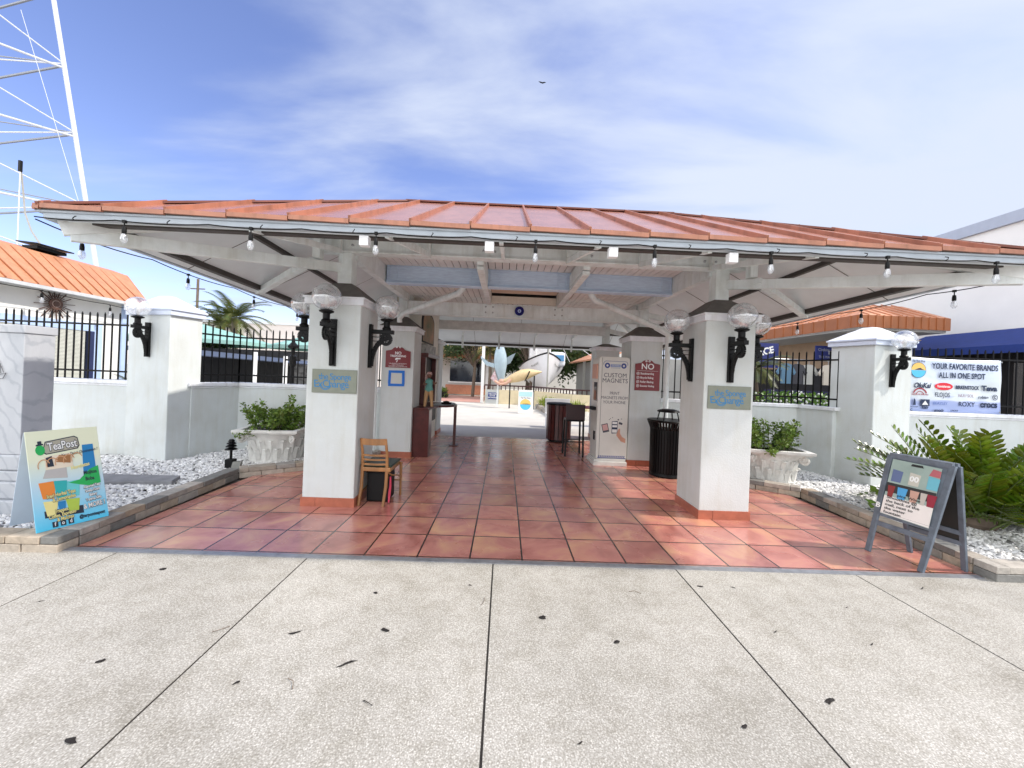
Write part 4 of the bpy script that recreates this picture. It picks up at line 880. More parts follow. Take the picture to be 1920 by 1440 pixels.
# ================================================================== FOLIAGE HELPERS
def leaf_mat(name, c1, c2, rough=.45):
    m = mat(name, c1, rough, .1, 7, col2=c2, spec=.4); b = m.node_tree.nodes['Principled BSDF']
    return m
def leaves(mb, pts, size, mode='leaf', up=.4):
    for p in pts:
        d = Vector((random.gauss(0, 1), random.gauss(0, 1), random.gauss(0, 1)*.7+up)).normalized(); n = Vector((random.gauss(0, 1), random.gauss(0, 1), random.gauss(0, 1))).cross(d)
        if n.length < 1e-3: continue
        n = n.normalized(); s = size*random.uniform(.6, 1.3); p = Vector(p); t_ = random.uniform(.6, 1.15)
        mb.tc = (t_*random.uniform(.85, 1.15), t_, t_*.9)
        k = d.cross(n)*s*.08
        mb.add([p, p+d*s*.5+n*s*.28+k, p+d*s, p+d*s*.5-n*s*.28+k], [(0, 1, 2), (0, 2, 3)])
def tint_leaf(name, base, rough=.45, trans=.25):
    m = attr_mat(name, rough, .0, 30, spec=.5); t = m.node_tree; b = t.nodes['Principled BSDF']
    ramp = [n for n in t.nodes if n.type == 'VALTORGB'][0]; k = 1.25
    ramp.color_ramp.elements[0].color = tuple(x*.7 for x in base)+(1,); ramp.color_ramp.elements[1].color = tuple(x*k for x in base)+(1,)
    tr = N(t, 'ShaderNodeBsdfTranslucent'); mx = N(t, 'ShaderNodeMixShader'); mx.inputs[0].default_value = trans
    src = b.inputs['Base Color'].links[0].from_socket; t.links.new(src, tr.inputs[0])
    o = [n for n in t.nodes if n.type == 'OUTPUT_MATERIAL'][0]; t.links.new(b.outputs[0], mx.inputs[1]); t.links.new(tr.outputs[0], mx.inputs[2]); t.links.new(mx.outputs[0], o.inputs[0])
    return m
lf_shrub = tint_leaf('shrub_leaf', (.17, .27, .045)); lf_tree = tint_leaf('tree_leaf', (.045, .085, .02)); lf_cyc = tint_leaf('cycad_leaf', (.095, .15, .010), .22, .08)
lf_palm = tint_leaf('palm_leaf', (.09, .11, .03)); lf_lily = tint_leaf('lily_leaf', (.26, .32, .06)); lf_flow = tint_leaf('flower_bush_leaf', (.13, .26, .03))
bark = mat('bark', (.16, .12, .09), .9, .3, 10, .5, 30)

# ================================================================== PLANTERS (ionic capital shaped)
def planter(cx, cy, lab, lab2, rz):
    t = thing('planter', lab, 'planter', (cx, cy, .04), 'carved capital shaped planters', world=False); t.rotation_euler = (0, 0, rz)
    # body: round drum below, square flare above
    m = MB(); n = 48; rows = [(.0, .375, 0), (.03, .39, 0), (.06, .375, 0), (.20, .38, 0), (.34, .395, .1), (.42, .41, .4), (.47, .425, .8), (.50, .44, .95)]
    vs = []
    for z, r_, sq in rows:
        for k in range(n):
            a = 2*math.pi*k/n; c_, s_ = math.cos(a), math.sin(a); rs = r_/max(abs(c_), abs(s_)); rs = min(rs, r_*1.26)
            rr = r_*(1-sq)+rs*sq
            if .05 < z < .4: rr *= 1+.025*math.cos(12*a+z*8)*(1 if z < .3 else .6)
            vs.append((rr*c_, rr*s_, z))
    fs = [(i*n+k, i*n+(k+1) % n, (i+1)*n+(k+1) % n, (i+1)*n+k) for i in range(len(rows)-1) for k in range(n)]
    m.add(vs, fs); m.add([(.445*c, .445*s, 0) for c, s in ()], [])
    m.build('bowl', concrete_cast, t, smooth=True)
    w_ = .46; m = MB()
    for a in (0, 90, 180, 270):
        Mz = Matrix.Rotation(R(a), 4, 'Z')
        m.prism([(-w_-.02, -w_-.02, .502), (w_+.02, -w_-.02, .502), (w_-.07, -w_+.07, .502), (-w_+.07, -w_+.07, .502)], (0, 0, .045), Mz)
        m.prism([(-w_+.01, -w_+.01, .48), (w_-.01, -w_+.01, .48), (w_-.09, -w_+.09, .48), (-w_+.09, -w_+.09, .48)], (0, 0, .021), Mz)
    m.build('rim', concrete_cast, t, bevel=.005)
    # corner volutes
    m = MB()
    for a in (45, 135, 225, 315):
        Mz = Matrix.Rotation(R(a), 4, 'Z'); pts = []
        for i in range(34):
            th = i/33*R(600); r_ = .078*(1-i/36); pts.append(Mz @ Vector((.53+r_*math.cos(th+R(90)), 0, .41+r_*math.sin(th+R(90)))))
        m.tube(pts, [.028-.016*i/33 for i in range(34)], 7)
        m.lathe([(.03, -.03), (.035, 0), (.03, .03)], Mz @ Vector((.53, 0, .41)), 10, Mz @ Matrix.Rotation(R(90), 4, 'X'))
    m.build('volute', concrete_cast, t, smooth=True)
    # acanthus leaves
    m = MB()
    for row, (r0, z0, h_, cnt, ph) in enumerate(((.375, .05, .20, 16, 0), (.38, .16, .22, 16, .5))):
        for k in range(cnt):
            a = 2*math.pi*(k+ph)/cnt; u = Vector((math.cos(a), math.sin(a), 0)); s_ = Vector((-u.y, u.x, 0))
            P0 = u*(r0+.004)+Vector((0, 0, z0)); P1 = u*(r0+.02)+Vector((0, 0, z0+h_*.6)); P2 = u*(r0+.045)+Vector((0, 0, z0+h_)); P3 = u*(r0+.065)+Vector((0, 0, z0+h_*.9))
            pts = [P0, P1, P2, P3]; ws = [.045, .06, .05, .02]
            vs = []
            for p_, w2 in zip(pts, ws): vs += [p_-s_*w2-u*.01, p_+u*.014, p_+s_*w2-u*.01]
            m.add(vs, [(3*i+j, 3*i+j+1, 3*i+j+4, 3*i+j+3) for i in range(3) for j in range(2)])
            m.bar(P0, P1, .008, .02)
    m.build('carved_leaf', concrete_cast, t, smooth=True)
    MB().lathe([(.001, .47), (.40, .47)], (0, 0, 0), 24).build('soil', soil, t)
    # the plant
    s = thing('potted_shrub', lab2, 'shrub', (cx, cy, .52), 'leafy plants in the carved planters')
    mb = MB(); st = MB(); nst = 46
    for i in range(nst):
        a = random.random()*6.283; rr = .38*math.sqrt(random.random()); h_ = random.uniform(.20, .46)+(.14 if random.random() < .22 else 0); lean = random.uniform(.05, .25)
        b = Vector((cx+rr*math.cos(a), cy+rr*math.sin(a), .52)); e = b+Vector((lean*math.cos(a), lean*math.sin(a), h_*(1-.2*rr)))
        if i < 5: e = b+Vector((.36*math.cos(a), .36*math.sin(a), -.02+.1*random.random()))
        st.tube([b, b.lerp(e, .5)+Vector((0, 0, .04)), e], .004, 5)
        for j in range(10):
            f = .25+.75*j/9; c = b.lerp(e, f)+Vector((0, 0, .04*math.sin(f*3.14)))
            leaves(mb, [c+Vector((random.gauss(0, .028), random.gauss(0, .028), random.gauss(0, .022))) for _ in range(random.choice((3, 6, 9)))], random.choice((.05, .07)))
    mb.build('foliage', lf_shrub, s); st.build('stem', mat('green_stem', (.10, .10, .04), .7, .2), s)
planter(-3.82, 6.62, 'white carved stone planter left of the pavilion, partly behind the left front pillar', 'leafy green plant spilling from the left carved planter', R(8))
planter(4.52, 6.45, 'white carved stone planter right of the pavilion with one scroll corner in view', 'leafy green plant spilling from the right carved planter', R(-12))

# ================================================================== PATH LIGHT & slabs
t = thing('path_light', 'small black tiered garden light in the pebbles by the left planter', 'garden light', (-4.05, 5.85, .04))
m = MB()
for i, (r_, z) in enumerate(((.085, .30), (.075, .345), (.062, .385), (.045, .42))): m.lathe([(r_, z), (r_*.9, z+.012), (.025, z+.035)], (-4.05, 5.85, .04), 14)
m.build('tiered_hood', black, t); MB().tube([(-4.05, 5.85, .04), (-4.05, 5.85, .36)], .018, 8).build('stake', black, t)
MB().box(-4.11, -3.99, 5.80, 5.90, .05, .20).build('base_box', blackp, t, bevel=.01)
solo(MB().prism([(-3.98, 5.74, .05), (-3.86, 5.74, .05), (-3.87, 5.80, .05), (-3.97, 5.80, .05)], (0, .05, .12)), 'stone_tablet', mat('grey_stone', (.22, .22, .20), .8, .2, 12, .3), 'small grey stone tablet leaning behind the left kerb next to the garden light', 'stone')
solo(MB().prism([(-5.3, 4.75, .045), (-4.15, 4.95, .045), (-4.25, 5.2, .045), (-5.4, 5.15, .045)], (0, 0, .07)), 'stone_step', mat('grey_slab', (.26, .26, .27), .7, .2, 6, .2), 'flat grey stone slab lying in the pebbles behind the blue drink sign', 'slab', bevel=.01)

# ================================================================== MARBLE PEDESTAL
t = thing('marble_pedestal', 'grey veined marble monument shaft on stepped base at the left edge', 'monument', (-5.2, 4.55, 0))
cx, cy = -4.95, 4.25
def oc(g, z0, z1): return MB().box(-5.40-g, -4.845+g, 3.97-g, 4.24+g, z0, z1)
oc(0, .62, 1.845).build('shaft', marble_l, t, bevel=.006)
oc(.012, 1.847, 1.93).build('top_slab', marble_l, t, bevel=.008)
oc(.015, .46, .618).build('plinth_step', marble_l, t, bevel=.02, seg=3); oc(.03, .36, .458).build('plinth_step', marble_l, t, bevel=.01)
oc(.06, .19, .358).build('plinth_step', marble_l, t, bevel=.015); oc(.10, .0, .188).build('plinth_step', marble_l, t, bevel=.015)
# engraved ship drawing on the front
M = plane_M((-5.13, 3.965, 1.42), (1, 0, 0), (0, 0, 1)) @ Matrix.Scale(.75, 4); m = MB()
for a, b in (((-.05, -.02), (.16, .02)), ((-.03, -.06), (.13, -.05)), ((.13, -.05), (.17, .03)), ((.05, .0), (.06, .2)), ((.06, .2), (.14, .03)), ((.0, .02), (.05, .18)), ((.1, .02), (.09, .15)), ((-.05, -.02), (-.03, -.06))):
    m.bar(M @ Vector((*a, .004)), M @ Vector((*b, .004)), .004)
m.build('engraving', flat('engraved_line', (.12, .12, .13)), t)

# ================================================================== TEA SIGN (A-shaped plastic board)
def tea_sign():
    t = thing('drink_sign', 'colourful blue and green folding drinks sign standing on the left stone curb', 'sign', (-3.98, 3.55, .13))
    # front panel bottom corners and top corners
    BL = Vector((-3.868, 3.30, .134)); BR = Vector((-3.70, 3.728, .134)); 
    right = (BR-BL).normalized(); W = .46; n = Vector((right.y, -right.x, 0))   # faces camera/right
    back = -n
    upv = (Vector((0, 0, 1))*.82 + back*.27).normalized(); H = .87
    BLc = BL; M = plane_M(BLc, right, upv)       # x 0..W, y 0..H
    Z = M.to_3x3() @ Vector((0, 0, 1))
    cols = [((.42, .45, .30), 0)]
    # vertical blue-to-cream print of the panel
    pm = bpy.data.materials.new('drink_sign_print'); pm.use_nodes = True; tt = pm.node_tree; b = tt.nodes['Principled BSDF']; b.inputs['Roughness'].default_value = .4
    tcx = N(tt, 'ShaderNodeTexCoord'); sp = N(tt, 'ShaderNodeSeparateXYZ'); tt.links.new(tcx.outputs['Object'], sp.inputs[0])
    rp = N(tt, 'ShaderNodeValToRGB'); mr = N(tt, 'ShaderNodeMapRange'); mr.inputs[1].default_value = 0; mr.inputs[2].default_value = .7; tt.links.new(sp.outputs[2], mr.inputs[0]); tt.links.new(mr.outputs[0], rp.inputs[0])
    e = rp.color_ramp.elements; e[0].position = 0; e[0].color = (.08, .60, .88, 1); e[1].position = .85; e[1].color = (.80, .83, .62, 1); e2 = e.new(.5); e2.color = (.50, .70, .82, 1)
    tt.links.new(rp.outputs[0], b.inputs['Base Color'])
    MB().prism([(0, 0, -.006), (W, 0, -.006), (W, H, -.006), (0, H, -.006)], (0, 0, .006), M).build('front_panel', pm, t, bevel=.003)
    M0 = M; M = M @ Matrix.Diagonal((.742, 1.175, 1, 1))
    # rear panel: leans the other way
    topL = M0 @ Vector((0, H-.005, -.010)); topR = M0 @ Vector((W, H-.005, -.010)); bkL = BL+back*.46+Vector((0, 0, -.02)); bkR = BR+back*.46+Vector((0, 0, -.02))
    MB().prism([topL, topR, bkR, bkL], back*.006).build('rear_panel', mat('pale_plastic', (.62, .70, .80), .4, .04), t)
    pr = lambda poly, m_, nm, z=.0012: MB().prism([(x, y, z) for x, y in poly], (0, 0, .0008), M).build(nm, m_, t)
    grey = flat('sign_taupe', (.40, .38, .30)); grn = flat('sign_green', (.02, .42, .10)); org = flat('sign_orange', (.80, .25, .04)); tealf = flat('sign_teal', (.03, .42, .42)); dkb = flat('sign_dark', (.02, .03, .05)); yel = flat('sign_yellow', (.85, .75, .30)); lim = flat('sign_lime', (.45, .60, .08)); blu = flat('sign_blue', (.02, .22, .50)); crm = flat('sign_cream', (.80, .70, .55)); brn = flat('sign_brown', (.35, .16, .06))
    pr([(.12, .575), (.15, .555), (.42, .575), (.44, .60), (.43, .665), (.40, .68), (.15, .655)], dkb, 'logo_panel', .0004)
    pr([(.128, .58), (.155, .562), (.415, .582), (.432, .605), (.423, .66), (.395, .672), (.155, .648)], grey, 'logo_panel')
    pr(disc(.105, .592, .038, 20), grn, 'logo_blob', .002); pr([(.075, .625), (.135, .63), (.132, .64), (.122, .64), (.12, .662), (.088, .66), (.09, .638), (.075, .636)], dkb, 'logo_hat', .003)
    text('TeaPost', .085, dkb, t, M @ Matrix.Translation((.29, .613, .0022)) @ Matrix.Rotation(R(3), 4, 'Z'), bold=.006, sx=.9); text('TeaPost', .085, paper, t, M @ Matrix.Translation((.29, .614, .0032)) @ Matrix.Rotation(R(3), 4, 'Z'), bold=.0015, sx=.9)
    text('Your Drink Destination !', .034, dkb, t, M @ Matrix.Translation((.43, .545, .0022)) @ Matrix.Rotation(R(4), 4, 'Z'), shear=.3, sx=.95)
    pr([(.44, .36), (.56, .38), (.56, .60), (.46, .60)], blu, 'print_block', .0005); pr([(.13, .44), (.36, .44), (.36, .55), (.13, .54)], crm, 'print_photo'); pr([(.10, .38), (.30, .36), (.30, .44), (.13, .44)], flat('sign_grey', (.5, .48, .46)), 'print_photo')
    pr([(.14, .46), (.20, .46), (.19, .54), (.14, .53)], dkb, 'print_photo', .003); pr([(.22, .49), (.34, .47), (.35, .53), (.25, .54)], brn, 'print_photo', .003)
    mbr = MB()
    for k in range(5): ring(mbr, M, .12+.07*k, .47+.006*k, .045, .052, 20, 200, 10, z=.004)
    mbr.build('rope_letters', flat('sign_tan', (.62, .34, .18)), t); text('Horchatas', .04, yel, t, M @ Matrix.Translation((.42, .435, .004)) @ Matrix.Rotation(R(6), 4, 'Z'), bold=.001)
    pr([(.30, .32), (.40, .33), (.50, .40), (.58, .42), (.585, .28), (.48, .27), (.40, .29)], grn, 'leaf_print', .0022)
    text('Mojitos', .04, dkb, t, M @ Matrix.Translation((.50, .375, .0035)), bold=.001); text('Boba', .04, dkb, t, M @ Matrix.Translation((.49, .325, .0035)), bold=.001)
    pr([(.08, .23), (.17, .22), (.20, .35), (.06, .35)], org, 'cup_print'); pr([(.19, .22), (.27, .22), (.29, .34), (.18, .35)], tealf, 'cup_print', .0026); pr([(.28, .21), (.38, .21), (.40, .33), (.27, .33)], flat('sign_aqua', (.15, .60, .62)), 'cup_print')
    pr([(.08, .09), (.40, .07), (.40, .13), (.08, .14)], dkb, 'table_print', .0006); pr([(.10, .10), (.17, .10), (.20, .20), (.08, .21)], yel, 'cup_print'); pr([(.28, .10), (.36, .10), (.38, .19), (.26, .20)], lim, 'cup_print'); pr([(.20, .12), (.25, .12), (.26, .19), (.19, .19)], blu, 'cup_print')
    def lab2(s, x, y, sz, m_=yel, rot=3):
        Q = M @ Matrix.Translation((x, y, .004)) @ Matrix.Rotation(R(rot), 4, 'Z'); sz *= .88; text(s, sz, dkb, t, Q, bold=.003, sx=.9); text(s, sz, m_, t, Q @ Matrix.Translation((0, .001, .001)), bold=.0008, sx=.9)
    lab2('Iced Herbal Teas', .23, .245, .044); lab2('& Lemonades', .25, .212, .044); lab2('Frappes,', .22, .125, .042); lab2('Coffee, Espresso', .22, .092, .042); lab2('& Matchas', .24, .062, .042)
    for k, s in enumerate(('Assorted Teas', 'Sodas, Floats', 'Bakery', 'T-shirts, Gifts')): lab2(s, .50, .265-.034*k, .032, paper)
    lab2('& MORE !', .50, .115, .06, paper)
    for k, s in enumerate(('f', 'o', 'd')):
        pr([(.13+.065*k, .012), (.175+.065*k, .012), (.175+.065*k, .052), (.13+.065*k, .052)], dkb, 'social_icon', .002); text(s, .04, paper, t, M @ Matrix.Translation((.152+.065*k, .033, .0035)), bold=.001)
    text('@tarponteapost', .036, dkb, t, M @ Matrix.Translation((.47, .045, .003)), bold=.001, sx=.95)
tea_sign()

# ================================================================== RIGHT A-FRAME BOARD
def aframe():
    t = thing('a_frame_board', 'weathered blue-grey wooden A-frame menu board in front of the cycad', 'sign board', (3.98, 3.58, 0))
    gm = mat('bluegrey_wood', (.13, .155, .19), .6, .3, 12, .15, 40)
    FL, FR, BLk, BRk = Vector((3.715, 3.80, 0)), Vector((3.80, 3.385, 0)), Vector((4.15, 3.80, 0)), Vector((4.26, 3.43, 0))
    # front frame leans to the right/back; ridge
    TL = Vector((3.975, 3.86, .96)); TR = Vector((4.065, 3.385, .96))
    TLb = TL+Vector((.05, 0, 0)); TRb = TR+Vector((.05, 0, 0))
    m = MB().bar(FL, TL, .022, .05, up=(0, 1, 0)).build('front_leg', gm, t, bevel=.003); m = MB().bar(FR, TR, .022, .05, up=(0, 1, 0)).build('front_leg', gm, t, bevel=.003)
    MB().bar(BLk, TLb, .022, .045, up=(0, 1, 0)).build('rear_leg', gm, t, bevel=.003); MB().bar(BRk, TRb, .022, .045, up=(0, 1, 0)).build('rear_leg', gm, t, bevel=.003)
    each([MB().bar(TL, TR, .03, .05), MB().bar(FL.lerp(TL, .30), FR.lerp(TR, .30), .02, .045), MB().bar(FL.lerp(TL, .40), FR.lerp(TR, .40), .02, .045)], 'front_rail', gm, t)
    each([MB().bar(TLb, TRb, .03, .05), MB().bar(BLk.lerp(TLb, .26), BRk.lerp(TRb, .26), .02, .04), MB().bar(BLk.lerp(TLb, .36), BRk.lerp(TRb, .36), .02, .04)], 'rear_rail', gm, t)
    # panels
    a, b = FL.lerp(TL, .42), FR.lerp(TR, .42); c, d = FR.lerp(TR, .985), FL.lerp(TL, .985)
    right = (b-a).normalized(); up = (d-a); W = (b-a).length; H = up.length; nrm = right.cross(up).normalized()
    MB().prism([a, b, c, d], -nrm*.012).build('back_board', gm, t)
    p, q = BLk.lerp(TLb, .28), BRk.lerp(TRb, .28); r_, s_ = BRk.lerp(TRb, .97), BLk.lerp(TLb, .97)
    MB().prism([p, q, r_, s_], (.012, 0, 0)).build('rear_board', flat('chalkboard', (.02, .022, .02)), t)
    M = plane_M(a+nrm*.014-up.normalized()*.015, right, up)
    base = mat('poster_seafoam', (.33, .42, .38), .35, .15, 6)
    pw0, pw1 = .035, W-.03; ph = H*.99
    pr = lambda poly, m_, nm, z=.0012: MB().prism([(x, y, z) for x, y in poly], (0, 0, .0008), M).build(nm, m_, t)
    MB().prism([(pw0, 0, -.003), (pw1, -.01, -.003), (pw1, ph-.01, -.003), (pw0, ph, -.003)], (0, 0, .003), M).build('poster', base, t)
    pr([(pw0, .005), (pw1, -.005), (pw1, ph*.33), (pw0, ph*.33)], flat('poster_pale', (.80, .74, .70)), 'poster_lower', .0004)
    pr([(pw0, ph*.40), (pw1, ph*.40), (pw1, ph*.57), (pw0, ph*.57)], flat('poster_black', (.03, .03, .03)), 'poster_band', .0006)
    for k, (cc, x, w2) in enumerate((((.25, .03, .03), .05, .06), ((.08, .35, .65), .13, .08), ((.55, .32, .25), .23, .07), ((.5, .45, .4), .31, .05), ((.28, .02, .04), .36, .07))):
        pr([(x+.01, ph*.32), (x+w2-.01, ph*.32), (x+w2, ph*.52), (x, ph*.52)], flat('cup%d' % k, cc), 'cup_picture', .002)
    for k, (cc, x) in enumerate((((.12, .16, .30), .06), ((.55, .53, .46), .2), ((.15, .45, .55), .34))):
        pr([(x, ph*.60), (x+.08, ph*.60), (x+.085, ph*.80), (x, ph*.82)], flat('jar%d' % k, cc), 'jar_picture', .002)
    pr([(.34, ph*.83), (.42, ph*.82), (.42, ph*.93), (.36, ph*.95)], flat('berry', (.45, .12, .14)), 'fruit_picture', .002)
    dk = flat('poster_ink', (.02, .02, .02)); pr([(.19, ph*.93), (.29, ph*.93), (.28, ph*.97), (.20, ph*.97)], dk, 'clip_picture', .002)
    text('00', .07, paper, t, M @ Matrix.Translation((.24, ph*.71, .004)), bold=.002)
    for k, s in enumerate(('pice Wine', 'Smoothies @', 'the back of the', 'mall, next to', 'the water', 'fountain')):
        text(s, .036, dk, t, M @ Matrix.Translation((.06 if k else .14, .208-.0365*k, .004)), align='LEFT', bold=.0003, sx=1.22)
    text('B', .07, paper, t, M @ Matrix.Translation((.005, .07, .006)), bold=.002)
aframe()

# ================================================================== BANNER
def banner():
    x0, x1, z0, z1, y = 6.82, 8.45, 1.29, 2.20, 6.40
    t = thing('brands_banner', 'pale blue vinyl banner reading your favorite brands on the right fence', 'banner', (x0, y, z0))
    bm_ = bpy.data.materials.new('banner_print'); bm_.use_nodes = True; tt = bm_.node_tree; b = tt.nodes['Principled BSDF']; b.inputs['Roughness'].default_value = .35
    tcx = N(tt, 'ShaderNodeTexCoord'); sp = N(tt, 'ShaderNodeSeparateXYZ'); tt.links.new(tcx.outputs['Object'], sp.inputs[0])
    nz_ = N(tt, 'ShaderNodeTexNoise'); nz_.inputs['Scale'].default_value = 2.4; mpx = N(tt, 'ShaderNodeMapping'); mpx.inputs['Scale'].default_value = (1, 1, 5); tt.links.new(tcx.outputs['Object'], mpx.inputs[0]); tt.links.new(mpx.outputs[0], nz_.inputs['Vector'])
    ad = N(tt, 'ShaderNodeMath', operation='MULTIPLY_ADD'); ad.inputs[1].default_value = .35; tt.links.new(nz_.outputs[0], ad.inputs[0]); tt.links.new(sp.outputs[2], ad.inputs[2])
    rp = N(tt, 'ShaderNodeValToRGB'); e = rp.color_ramp.elements; e[0].position = .12; e[0].color = (.33, .42, .70, 1); e[1].position = 1; e[1].color = (.62, .70, .88, 1)
    for p_, c_ in ((.34, (.38, .45, .72, 1)), (.42, (.72, .78, .84, 1)), (.62, (.66, .72, .74, 1)), (.70, (.68, .76, .88, 1))): q = e.new(p_); q.color = c_
    tt.links.new(ad.outputs[0], rp.inputs[0]); tt.links.new(rp.outputs[0], b.inputs['Base Color'])
    mb = MB(); nx, nz2 = 40, 20; vs = []
    for j in range(nz2+1):
        for i in range(nx+1):
            u, v = i/nx, j/nz2; sag = .02*math.sin(u*3.1)*(1 if v > .5 else 0)*v
            vs.append((x0+(x1-x0)*u, y+.006*math.sin(u*17+v*3)+.006*math.sin(v*9+u*5), z0+(z1-z0)*v-sag-.01*u*0))
    mb.add(vs, [(j*(nx+1)+i, j*(nx+1)+i+1, (j+1)*(nx+1)+i+1, (j+1)*(nx+1)+i) for j in range(nz2) for i in range(nx)])
    o = mb.build('sheet', bm_, t, smooth=True); sm = o.modifiers.new('thick', 'SOLIDIFY'); sm.thickness = .002
    M = plane_M((x0, y-.018, z0), (1, 0, 0), (0, 0, 1)); W, H = x1-x0, z1-z0
    T = lambda s, u, v, sz, m_=inkm, **k: text(s, sz, m_, t, M @ Matrix.Translation((u*W, v*H, 0)), **k)
    T('YOUR FAVORITE BRANDS', .60, .845, .135, bold=.003, sx=.70, spacing=1.05); T('ALL IN ONE SPOT', .57, .68, .13, bold=.003, sx=.74, spacing=1.05)
    c = (.105*W, .76*H); r_ = .125
    q = MB().prism([(x, yy, 0) for x, yy in disc(*c, r_, 24, 0, 180)], (0, 0, .001), M); q.build('logo_sun', logoy, t)
    MB().prism([(x, yy, 0) for x, yy in disc(*c, r_, 24, 180, 360)], (0, 0, .001), M).build('logo_sea', shoreblue, t)
    m = MB(); ring(m, M, *c, r_, r_+.006); m.prism([(c[0]-.07, c[1]+.004, .001), (c[0]-.01, c[1]+.03, .001), (c[0]+.03, c[1]+.04, .001), (c[0]+.06, c[1]+.02, .001), (c[0]+.11, c[1]+.004, .001)], (0, 0, .001), M); m.build('logo_line', inkm, t)
    text('Flip Flop Shop', .055, inkm, t, M @ Matrix.Translation((c[0], c[1]+.155, 0)), sx=.7)
    T('OluKai', .15, .475, .12, bold=.003, shear=.25, sx=.85)
    m = MB().prism([(.38*W+.155*math.cos(R(a)), .475*H+.062*math.sin(R(a)), 0) for a in range(0, 360, 12)], (0, 0, .001), M); m.build('red_oval', flat('oval_red', (.70, .02, .04)), t)
    text('havaianas', .06, paper, t, M @ Matrix.Translation((.38*W, .475*H, .0015)), bold=.001)
    T('BIRKENSTOCK', .63, .465, .085, bold=.003, sx=.72); T('Teva', .865, .465, .12, bold=.005, sx=1.15)
    m = MB(); ring(m, M, .13*W, .29*H, .11, .13, 20, 160, 14); ring(m, M, .13*W, .29*H, .065, .075, 20, 160, 12); m.build('rainbow_mark', flat('brick_red', (.35, .03, .05)), t)
    T('RAINBOW SANDALS', .13, .31, .035, flat('brick_red', (.35, .03, .05)), sx=.9); T('FLOJOS', .37, .315, .11, sx=.72); T('NUU SOL', .62, .315, .07, flat('mauve_ink', (.35, .25, .32)), sx=.9)
    T('cobian', .80, .30, .07, shear=.3, bold=.001); m = MB(); ring(m, M, .93*W, .305*H, .038, .047); m.build('circle_mark', inkm, t); T('C', .93, .305, .06, bold=.002)
    m = MB().prism([(.14*W, .10*H, 0), (.235*W, .10*H, 0), (.235*W, .22*H, 0), (.14*W, .22*H, 0)], (0, 0, .001), M); m.build('black_block', inkm, t); m = MB().prism([(.155*W, .12*H, .0015), (.22*W, .12*H, .0015), (.188*W, .20*H, .0015)], (0, 0, .001), M); m.build('mountain_mark', paper, t)
    T('REEF', .19, .065, .06, sx=.9, bold=.002); T('VOLCOM', .075, .075, .035, sx=.9); m = MB().prism([(.06*W, .11*H, 0), (.09*W, .11*H, 0), (.085*W, .2*H, 0), (.07*W, .24*H, 0)], (0, 0, .001), M); m.build('stone_mark', inkm, t)
    T('BEAZLEY', .35, .155, .07, flat('mid_blue', (.15, .22, .5)), sx=.9); T('ROXY', .63, .155, .11, sx=.95); T('crocs', .865, .165, .15, bold=.006, sx=.9)
    T('C', .045, .02, .05, bold=.002); T('goodr', .34, .025, .07, bold=.002); T('UNDER', .50, .03, .04)
    m = MB()
    for gx in (x0+.02, x1-.02):
        for gz_ in (z0+.03, z1-.03): m.lathe([(.008, 0), (.013, .004), (.013, .006)], (gx, y-.012, gz_), 10, Matrix.Rotation(R(90), 4, 'X'))
    m.build('grommet', steel, t)
banner()

# ================================================================== CYCAD
def cycad(cx, cy):
    t = thing('cycad', 'large glossy cardboard palm with arching fronds behind the A-frame board', 'plant', (cx, cy, .05))
    m = MB(); mst = MB()
    n = 135
    for i in range(n):
        a = 2.399*i+random.uniform(-.2, .2); el = random.uniform(8, 78); L = random.uniform(.85, 1.3)
        if math.cos(a) < -.2 and el < 32: el += 28
        b = Vector((cx+random.gauss(0, .14), cy+random.gauss(0, .10), .10)); d = Vector((math.cos(a)*math.cos(R(el)), math.sin(a)*math.cos(R(el))*.75, math.sin(R(el))))
        pts = []; p = b.copy(); dd = d.copy(); seg = 17
        for k in range(seg+1):
            pts.append(p.copy()); p = p+dd*(L/seg); dd = (dd+Vector((0, 0, -.042-.02*math.cos(R(el))))).normalized()
        if any(q.x < 4.45 and q.y < 4.05 for q in pts) or (pts[-1].x < 4.9 and pts[-1].z < .62 and i % 4) or any(q.y > 6.2 for q in pts) or min(q.y for q in pts) < 3.35: continue
        mst.tube(pts, [.010-.007*k/seg for k in range(seg+1)], 5)
        tn = random.uniform(.75, 1.25)
        for k in range(3, seg+1):
            for s in (-1, 1):
                q = pts[k]; tg = (pts[k]-pts[k-1]).normalized(); sd_ = tg.cross(Vector((0, 0, 1)))
                if sd_.length < .05: sd_ = Vector((math.sin(a), -math.cos(a), 0))
                sd_ = sd_.normalized()*s; up = sd_.cross(tg)*s; 
                if up.z < 0: up = -up
                ll = .185*(1-.45*(k/seg)**3)*min(1, .5+k/6); dv = (sd_*.80+tg*.60+up*.34).normalized(); wv = dv.cross(up).normalized()*.0235
                for kk in (0,):
                    m.tc = (tn*random.uniform(.8, 1.3), tn*random.uniform(.9, 1.15), tn*.9)
                    e = q+dv*ll; fold = up*.006; mid1 = q+dv*ll*.35; mid2 = q+dv*ll*.75
                    m.add([q, mid1+wv, mid2+wv*.9, e, mid2-wv*.9, mid1-wv, mid1-fold, mid2-fold], [(0, 1, 6), (1, 2, 7, 6), (2, 3, 7), (3, 4, 7), (4, 5, 6, 7), (5, 0, 6)])
    m.build('frond', lf_cyc, t, smooth=False); mst.build('stalk', mat('frond_stalk', (.12, .16, .04), .6, .2), t)
    MB().lathe([(.20, 0), (.24, .08), (.16, .2), (.05, .26)], (cx, cy, .03), 14).build('trunk', bark, t)
cycad(5.62, 4.5)
